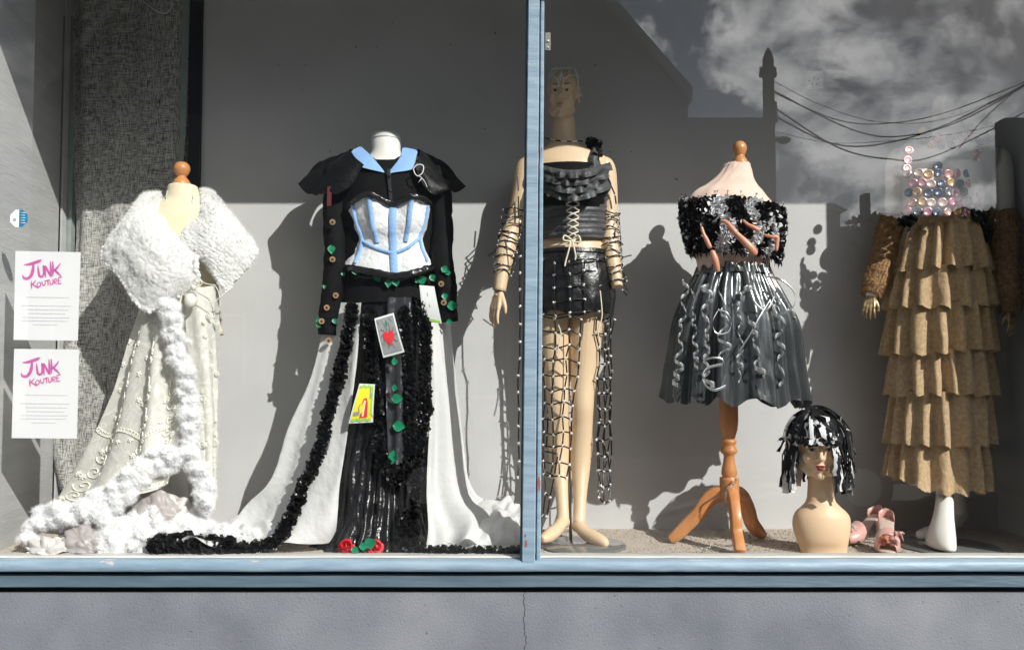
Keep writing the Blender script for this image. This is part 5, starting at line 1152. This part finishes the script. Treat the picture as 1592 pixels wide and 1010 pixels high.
def chain(pts, s=.006):
    q = PP(*pts); L_ = sum((q[i+1]-q[i]).length for i in range(len(q)-1)); n = int(L_/(s*1.25))
    for i in range(n):
        p = cr(q, i/n); t = (cr(q, min((i+1)/n,1)) - p).normalized(); a = t.orthogonal().normalized(); b = t.cross(a); a, b = (a, b) if i % 2 else (b, a)
        lk.tube([p + t*s*math.cos(k*1.0472)*.8 + a*s*.5*math.sin(k*1.0472) for k in range(7)], .0011, 5)
chain([(1144,745,.20),(1141,752,.18),(1132,758,.17),(1128,768,.17),(1129,800,.17),(1129,842,.17)]); chain([(1078,848,.12),(1098,852,.11),(1112,846,.13),(1130,848,.12),(1150,845,.13),(1164,849,.12)], .007)
add('link', lk.mesh('link', chn.location), M['steel'], chn, kind='stuff')
# ============================================================ 5  display head with wig
f5 = thing('display_head', 'painted display head on a long neck wearing a black and white strip wig', 'display head', (P(1278,858,.13).x, .13, FLOOR))
Y5 = .14
g = G(); X5 = Matrix.Translation(P(1271,697,Y5)) @ Matrix.Rotation(R(-14), 4, 'Z') @ Matrix.Scale(.94, 4)
head_shape(g, X5)
loft(g, [(720,1259,1292,Y5+.01,.036),(740,1257,1293,Y5+.01,.038),(765,1256,1295,Y5+.01,.040),(778,1254,1298,Y5+.005,.043),(787,1247,1306,Y5,.050),(794,1239,1314,Y5,.058),(803,1234,1320,Y5,.064),(818,1233,1321,Y5,.066),(836,1238,1319,Y5-.004,.056),(850,1243,1317,Y5-.004,.044),(860,1246,1316,Y5-.004,.040)], 44, 60)
o = add('head', g, M['head_skin'], f5); fuse(o, .0032, 5, .5)
cut = P(1278,862,Y5).z
def carve(x, y, z):                                                      # the bust is scooped below the shoulders
    zz = z; xx = x
    return 0
face_paint(X5, f5, 'lip')
g = G(); g.tube(path([X5 @ Vector(v) for v in ((-.05,-.067,.021),(-.035,-.080,.028),(-.016,-.086,.022))], 10), .0016, 6)
wg = thing('wig', 'shaggy wig of black and white plastic strips on the display head', 'wig', X5 @ Vector((0,0,.05)))
cap = G(); cap.ball((0,.012,.04), (.080,.097,.080), 24, 16); cap.v = [tuple(X5 @ Vector((x, y, max(z, .035 + .0*x) if y < .0 else z))) for x, y, z in cap.v]
add('wig_cap', cap, M['black_cloth'], wg)
rs = random.Random(55); prot = {}
def strip(th, start, out, length, w, m, sd_):
    r_ = random.Random(sd_); pts = []; n = 18; dr = r_.gauss(0, .22); lift = out
    for i in range(n):
        k = i/(n-1); s = min(1, start + k*2.2)*math.pi/2; rr = math.sin(s); a = th + dr*k*(1-start); ex = .084 + lift + .006*math.sin(k*7 + sd_)
        q = Vector((math.cos(a)*ex*rr, .012 + math.sin(a)*(ex+.014)*rr, .035 + math.cos(s)*(.086 + lift) + .006*math.sin(k*11 + sd_*1.7)))
        d0 = (1-start)/2.2
        if k > d0: kk = (k-d0)/(1-d0+1e-6); q += Vector((math.cos(a)*.020*kk + r_.gauss(0,.0014), math.sin(a)*.010*kk + r_.gauss(0,.0014), -length*kk))
        pts.append(X5 @ q)
    g = G(); ph = r_.uniform(-1.6, 1.6); rows = []
    for i, p in enumerate(pts):
        t = (pts[min(i+1,n-1)] - pts[max(i-1,0)]).normalized(); o_ = Vector((math.cos(th), math.sin(th), .3)); a = t.cross(o_).normalized(); a = Matrix.Rotation(ph*(i/n)*1.2 + .4*nz(i*.3, sd_), 3, t) @ a; ww = w*(.85 + .35*nz(i*.35, sd_))
        rows.append([p - a*ww/2 + o_*.003*nz(i, sd_), p + o_*.0015, p + a*ww/2 + o_*.003*nz(i, sd_, 4)])
    g.grid(rows); return add('strip', g, M[m], wg)
for k in range(230):
    th = rs.uniform(0, 2*math.pi); front = math.sin(th) < -.25 and abs(math.cos(th + .20)) < .70
    m = 'wig_white' if rs.random() < .36 else 'wig_black'
    if front: st_ = rs.choice((.0,.2,.45,.7)); ln = rs.uniform(-.014, .018); o_ = rs.uniform(.0,.020) + .004
    elif math.sin(th) < .1: st_ = rs.choice((.0,.2,.5,.8)); ln = rs.uniform(.095, .205); o_ = rs.uniform(.0,.022)
    else: st_ = rs.choice((.0,.3,.6)); ln = rs.uniform(.10, .20); o_ = rs.uniform(0,.014)
    strip(th, st_, o_, ln, rs.uniform(.012,.024), m, k)
for k in range(26):                                                      # flicked tips and bow-like tufts on top
    th = rs.uniform(0, 6.28); strip(th, rs.choice((.0,.5)), .030, rs.uniform(.0,.01) if math.sin(th) < 0 else .05, .015, 'wig_white' if k % 3 == 0 else 'wig_black', 900+k)
for k in range(84):                                                      # short scraps knotted over the crown
    r_ = random.Random(3000+k); th = r_.uniform(0, 6.28); ph = r_.uniform(.05, 1.35); c_ = Vector((math.sin(ph)*math.cos(th)*.106, .012 + math.sin(ph)*math.sin(th)*.120, .035 + math.cos(ph)*.110)); o_ = (c_ - Vector((0,.012,.035))).normalized(); tt = Matrix.Rotation(r_.uniform(0,6.28), 3, o_) @ o_.orthogonal().normalized(); L_ = r_.uniform(.03,.065)
    if c_.y < -.07 and c_.z < .055: continue
    q = [X5 @ (c_ + tt*L_*(i/6-.5) + o_*(.010*math.sin(math.pi*i/6) - .006 + .004*r_.gauss(0,1)) + Vector((0,0,-.012*abs(i/6-.5)))) for i in range(7)]; g = G(); ribbon(g, q, r_.uniform(.014,.026), up=o_, twist=lambda s, a=r_.uniform(-1,1): a*s + .3); add('strip', g, M['wig_white' if r_.random() < .4 else 'wig_black'], wg)
YOFF = .04
# ============================================================ 6  white mannequin in bottle cap top and tiered skirt
f6 = thing('mannequin', 'headless white mannequin in bottle cap top, brown furry sleeves and tiered tan skirt', 'mannequin', (P(1468,850,.28).x, .30, FLOOR))
Y6 = .33
g = G(); loft(g, [(152,1458,1486,Y6,.032),(156,1452,1491,Y6,.048),(190,1452,1491,Y6,.052),(206,1444,1500,Y6,.056),(220,1415,1532,Y6,.066),(232,1396,1552,Y6,.078),(250,1394,1552,Y6,.092),(275,1402,1538,Y6,.108),(305,1410,1524,Y6,.110),(335,1418,1514,Y6,.100),(365,1408,1520,Y6,.100),(420,1398,1530,Y6,.12),(470,1400,1530,Y6,.12)], 40, 80)
for px in (1440, 1492): g.ball(P(px, 280, .25), (.046,.040,.046), 20, 14)
limb(g, [(1404,240,Y6+.02,14),(1396,252,Y6+.03,18),(1394,300,.38,17),(1390,345,.385,16),(1378,385,.375,14),(1366,425,.35,11),(1354,462,.33,8.5)], 16, 50)
limb(g, [(1546,240,Y6,14),(1554,252,Y6,18),(1558,300,Y6,17),(1560,345,.32,16),(1562,390,.31,14),(1566,430,.28,11),(1570,478,.26,8.5)], 16, 50)
limb(g, [(1452,470,Y6,28),(1456,560,.33,24),(1460,640,.31,18),(1466,700,.29,17),(1469,760,.245,13),(1468,790,.225,12)], 20, 80)
limb(g, [(1496,470,Y6,28),(1494,560,.34,24),(1492,640,.35,18),(1488,700,.37,17),(1486,760,.39,14),(1492,790,.41,11),(1496,806,.43,9)], 20, 80)
loft(g, [(770,1457,1481,.225,.030),(800,1453,1481,.20,.038),(828,1447,1481,.165,.060),(844,1445,1480,.15,.072),(851,1447,1479,.148,.072)], 30, 30)
limb(g, [(1494,800,.42,9),(1484,812,.40,10),(1462,822,.37,10),(1440,829,.34,10),(1428,831,.32,6)], 16, 30)
o = add('body', g, M['white_body'], f6); fuse(o, .005, 4)
g = G().lathe((P(1478,850,.2).x, .22), [(.001,FLOOR+.001),(.165,FLOOR+.001),(.168,FLOOR+.004),(.165,FLOOR+.007),(.001,FLOOR+.007)], 48); add('base_plate', g, M['glass_disc'], f6)
# caps
top6 = skirt([(264,1404,1524,Y6,.140),(290,1404,1522,Y6,.152),(334,1406,1520,Y6,.142)], 60, 20, lambda th, t: .002*nz(th*5, t*5)); tp = add('cap_top', top6, M['white_body'], f6)
capm = {}
for i in range(8):
    h = G(); n = 22
    rows = [[Vector((r*math.cos(2*math.pi*k/n)*(1 + (.05*(k%2) if e else 0)), y, r*math.sin(2*math.pi*k/n)*(1 + (.05*(k%2) if e else 0)))) for k in range(n)] for r, y, e in ((.0168,.004,1),(.0165,.0,1),(.0150,-.0040,0),(.0120,-.0050,0),(.0115,-.0042,0),(.002,-.0042,0))]
    h.grid(rows, True, True); me = h.mesh('bottle_cap'); me.materials.append(M['cap%d' % i]); capm[i] = me
rs = random.Random(66)
def cap_at(p, n_, s=1, par=None):
    o = bpy.data.objects.new('bottle_cap', capm[rs.randrange(8)]); COL.objects.link(o); o.parent = par or tp; o.location = p - rootloc(o.parent); o.rotation_mode = 'QUATERNION'
    d = (n_ + Vector((rs.gauss(0,.10), 0, rs.gauss(0,.10)))).normalized(); o.rotation_quaternion = d.to_track_quat('-Y', 'Z'); o.scale = (s, s, s)
for j in range(5):
    for i in range(8):
        px = 1414 + 15.0*i + (4 if j % 2 else -2) + rs.uniform(-2,2); py = 270 + 14.6*j + rs.uniform(-1.5,1.5)
        if px > 1526: continue
        x = (px - 1465)/57; cx = max(-1, min(1, x)); y = Y6 - .172 + .055*cx*cx
        cap_at(P(px, py, y), Vector((cx*.8, -math.sqrt(1-(cx*.8)**2), 0)), rs.uniform(.92,1.06))
for px, py, Yq in ((1413,234,.25),(1411,249,.235),(1410,262,.235),(1523,220,.26),(1520,234,.245),(1518,248,.235),(1516,262,.235),(1458,258,.205)): cap_at(P(px, py, Yq), Vector((0,-1,.1)))
nk = add('cap_necklace', G().tube(path(PP((1432,212,.30),(1450,226,.255),(1470,230,.25),(1492,226,.255),(1512,210,.30)), 20), .0014, 5), M['string'], f6)
for j, (n_, dy) in enumerate(((8,0),(7,-12))):
    for i in range(n_):
        a = math.pi*(i+.5+.3*j)/n_; cap_at(P(1472 - 42*math.cos(a), 208 + dy + 18*math.sin(a), .30 - .055*math.sin(a)), Vector((-math.cos(a)*.5,-1,.35)), .9, nk)
g = G(); frill(g, PP((1506,338,.23),(1520,350,.24),(1532,368,.24)), .018, 150, .022); frill(g, PP((1412,338,.24),(1408,350,.24)), .014, 80, .018); add('black_ruched_trim', g, M['frill_black'], f6)
# tiers
TI = [(350,424,1412,1516,1392,1532),(418,480,1392,1532,1382,1538),(474,550,1388,1534,1380,1537),(544,614,1390,1533,1386,1537),(608,688,1390,1533,1382,1535),(682,760,1392,1532,1386,1533)]
for k, (y0_, y1_, l0, r0, l1, r1) in enumerate(TI):
    ph = k*1.9
    def pf(th, t, k=k, ph=ph):
        a = th*17 + ph + 1.1*math.sin(th*3 + ph) + .5*math.sin(t*2.4 + th*2); s = math.sin(a); s = (abs(s)**.85)*(1 if s > 0 else -1)
        return (.010 + .012*t)*s*(.85 + .9*nz(th*2.7, ph)) + .003*nz(th*7, t*5, ph) + .0012*nz(th*30, t*20, ph)
    def hm(th, t, k=k, ph=ph): return .007*t**3*math.sin(th*17 + ph + 1.2) + .006*math.sin(th*2+ph)*t + (.050*t*max(0, -math.cos(th))**2 if k == 5 else 0) + .0035*t**8*nz(th*110, k)
    g = skirt([(y0_, l0+2, r0-2, Y6-.01, .122 + .010*(k > 0)),((y0_+y1_)/2, (l0+l1)/2, (r0+r1)/2, Y6-.01, .140),(y1_, l1, r1, Y6-.01, .150)], 420, 34, pf, hm); o = add('tier', g, M['tan'], f6)
g = skirt([(343,1414,1514,Y6-.01,.116),(354,1412,1516,Y6-.01,.124)], 70, 6, lambda th, t: .002*nz(th*6, t)); add('waistband', g, M['tan'], f6)
g = skirt([(352,1416,1512,Y6-.01,.110),(500,1404,1524,Y6-.01,.118),(700,1406,1522,Y6-.01,.118)], 50, 10, lambda th, t: 0); add('underskirt', g, M['tan'], f6)
# paint flecks on the fourth tier (a faded printed mark)
# sleeves and hands
def fur_sleeve(pts, seed):
    g = G(); limb(g, pts, 24, 60); o = add('furry_sleeve', g, M['fur'], f6); displace(o, lambda x, y, z: .006*nz(x*45, y*45, z*30) + .004*nz(x*110, y*110, z*110))
    me = o.data; vs_ = [v.co.copy() for v in me.vertices]; ns = [v.normal.copy() for v in me.vertices]; f = G(); fuzz(f, vs_, ns, 6000, .014, .0007, random.Random(seed), .8); add('fur_pile', f.mesh('fur_pile'), M['fur'], o, kind='stuff')
fur_sleeve([(1392,338,.385,20),(1386,360,.385,22),(1378,390,.375,21),(1368,420,.355,20),(1360,442,.34,17),(1354,458,.33,13)], 1)
fur_sleeve([(1560,330,.32,21),(1561,360,.315,23),(1562,400,.30,22),(1564,440,.275,21),(1568,468,.265,17),(1571,484,.26,13)], 2)
hand(f6, P(1354,460,.33), P(1347,500,.30) - P(1354,460,.33), Vector((.3,.9,0)), Vector((.9,-.5,.2)), .105, .34, 'lacquer', 'hand', 1.9)
hand(f6, P(1571,484,.26), P(1575,512,.235) - P(1571,484,.26), Vector((-.3,.9,0)), Vector((-.9,-.4,.1)), .105, .2, 'lacquer', 'hand', 1.5)
YOFF = 0.0
# ============================================================ shoes
def shoe(pos, yaw, label, flower, seed, tilt=0):
    """high heeled peep toe pump, toe towards -y locally, 0.21 long"""
    t = thing('high_heeled_shoe', label, 'shoe', pos, 'pink satin evening shoes'); Xs = Matrix.Translation(Vector(pos)) @ Matrix.Rotation(yaw, 4, 'Z') @ Matrix.Rotation(tilt, 4, 'Y')
    def put(name, g, m, par=t, kind=None):
        g.v = [tuple(Xs @ Vector(v)) for v in g.v]; me = g.mesh(name, t.location); o = bpy.data.objects.new(name, me); COL.objects.link(o); o.parent = par; me.materials.append(M[m]); return o
    prof = [(-.105,.006,.018),(-.09,.008,.030),(-.06,.010,.038),(-.03,.018,.036),(.0,.038,.028),(.035,.066,.024),(.065,.082,.026),(.09,.088,.024),(.10,.088,.012)]
    pr = [Vector(p) for p in prof]; g = G(); rows = []
    for i in range(34):
        p = cr(pr, i/33); rows.append([Vector((p.z*math.cos(a), p.x, p.y + (.004 if math.sin(a) > 0 else -.006)*abs(math.sin(a)))) for a in [2*math.pi*k/16 for k in range(16)]])
    g.grid(rows, True, True); put('sole', g, 'shoe_sole')
    def wall_(i0, i1, h):
        g = G(); rows = []
        for i in range(26):
            s = i0 + (i1-i0)*i/25; p = cr(pr, s); hh = h(i/25)
            rows.append([Vector((p.z*1.04*math.cos(a), p.x, p.y + hh*math.sin(a)**.7 if math.sin(a) > 0 else p.y)) for a in [math.pi*k/14 for k in range(15)]])
        g.grid(rows); return bake(put('upper', g, 'shoe_pink'), [('SOLIDIFY', dict(thickness=.002))])
    wall_(.08, .42, lambda s: .030 + .020*math.sin(s*1.6)); 
    g = G(); rows = []                                                   # heel counter
    for i in range(20):
        a = -1.9 + 3.8*i/19; q = Vector((.027*math.sin(a), .070 + .030*math.cos(a), .084)); h = .042 - .018*abs(a)/1.9; rows.append([q, q + Vector((0,0,h*.5)), q*1.0 + Vector((-.002*math.sin(a), -.003*math.cos(a), h))])
    g.grid(rows); bake(put('heel_counter', g, 'shoe_pink'), [('SOLIDIFY', dict(thickness=.002))])
    g = G().tube([(0,.086,.084),(0,.090,.05),(0,.092,.002)], [.017,.009,.007], 12); put('heel', g, 'shoe_pink')
    rs_ = random.Random(seed)
    if flower:
        for cx in (-.012, .020):
            g = G()
            for k in range(9):
                a0 = k*2.4; rr = .018*(.3 + .7*k/8); g.grid([[Vector((cx + rr*(.6+.5*v)*math.cos(a0+(i/6-.5)*2), -.088 - .012 + .012*v, .042 + rr*(.6+.5*v)*math.sin(a0+(i/6-.5)*2))) for i in range(7)] for v in (0,.33,.66,1)])
            put('flower', g, 'copper' if cx < 0 else 'shoe_pink')
    g = G()
    for k in range(5 if flower else 10):
        a = rs_.uniform(0, 6.28); c0 = Vector((.0 if not flower else .025, -.075, .052)); q = [c0, c0 + Vector((math.cos(a)*.022, -.008, .012 + abs(math.sin(a))*.010)), c0 + Vector((math.cos(a)*.042, -.004, .004 + math.sin(a)*.016))]
        g.tube(path(q, 8), [.0025,.005,.006,.006,.005,.004,.003,.001], 6, .35)
    put('bow', g, 'silver' if not flower else 'shoe_pink'); return t
shoe((P(1394,853,.10).x, .17, FLOOR+.006), R(-24), 'pink satin heeled shoe with coppery flower beside the white foot', True, 1)
shoe((P(1350,838,.24).x, .29, FLOOR+.006), R(-62), 'pink shoe with a silver bow, lying behind the flowered one', False, 2)
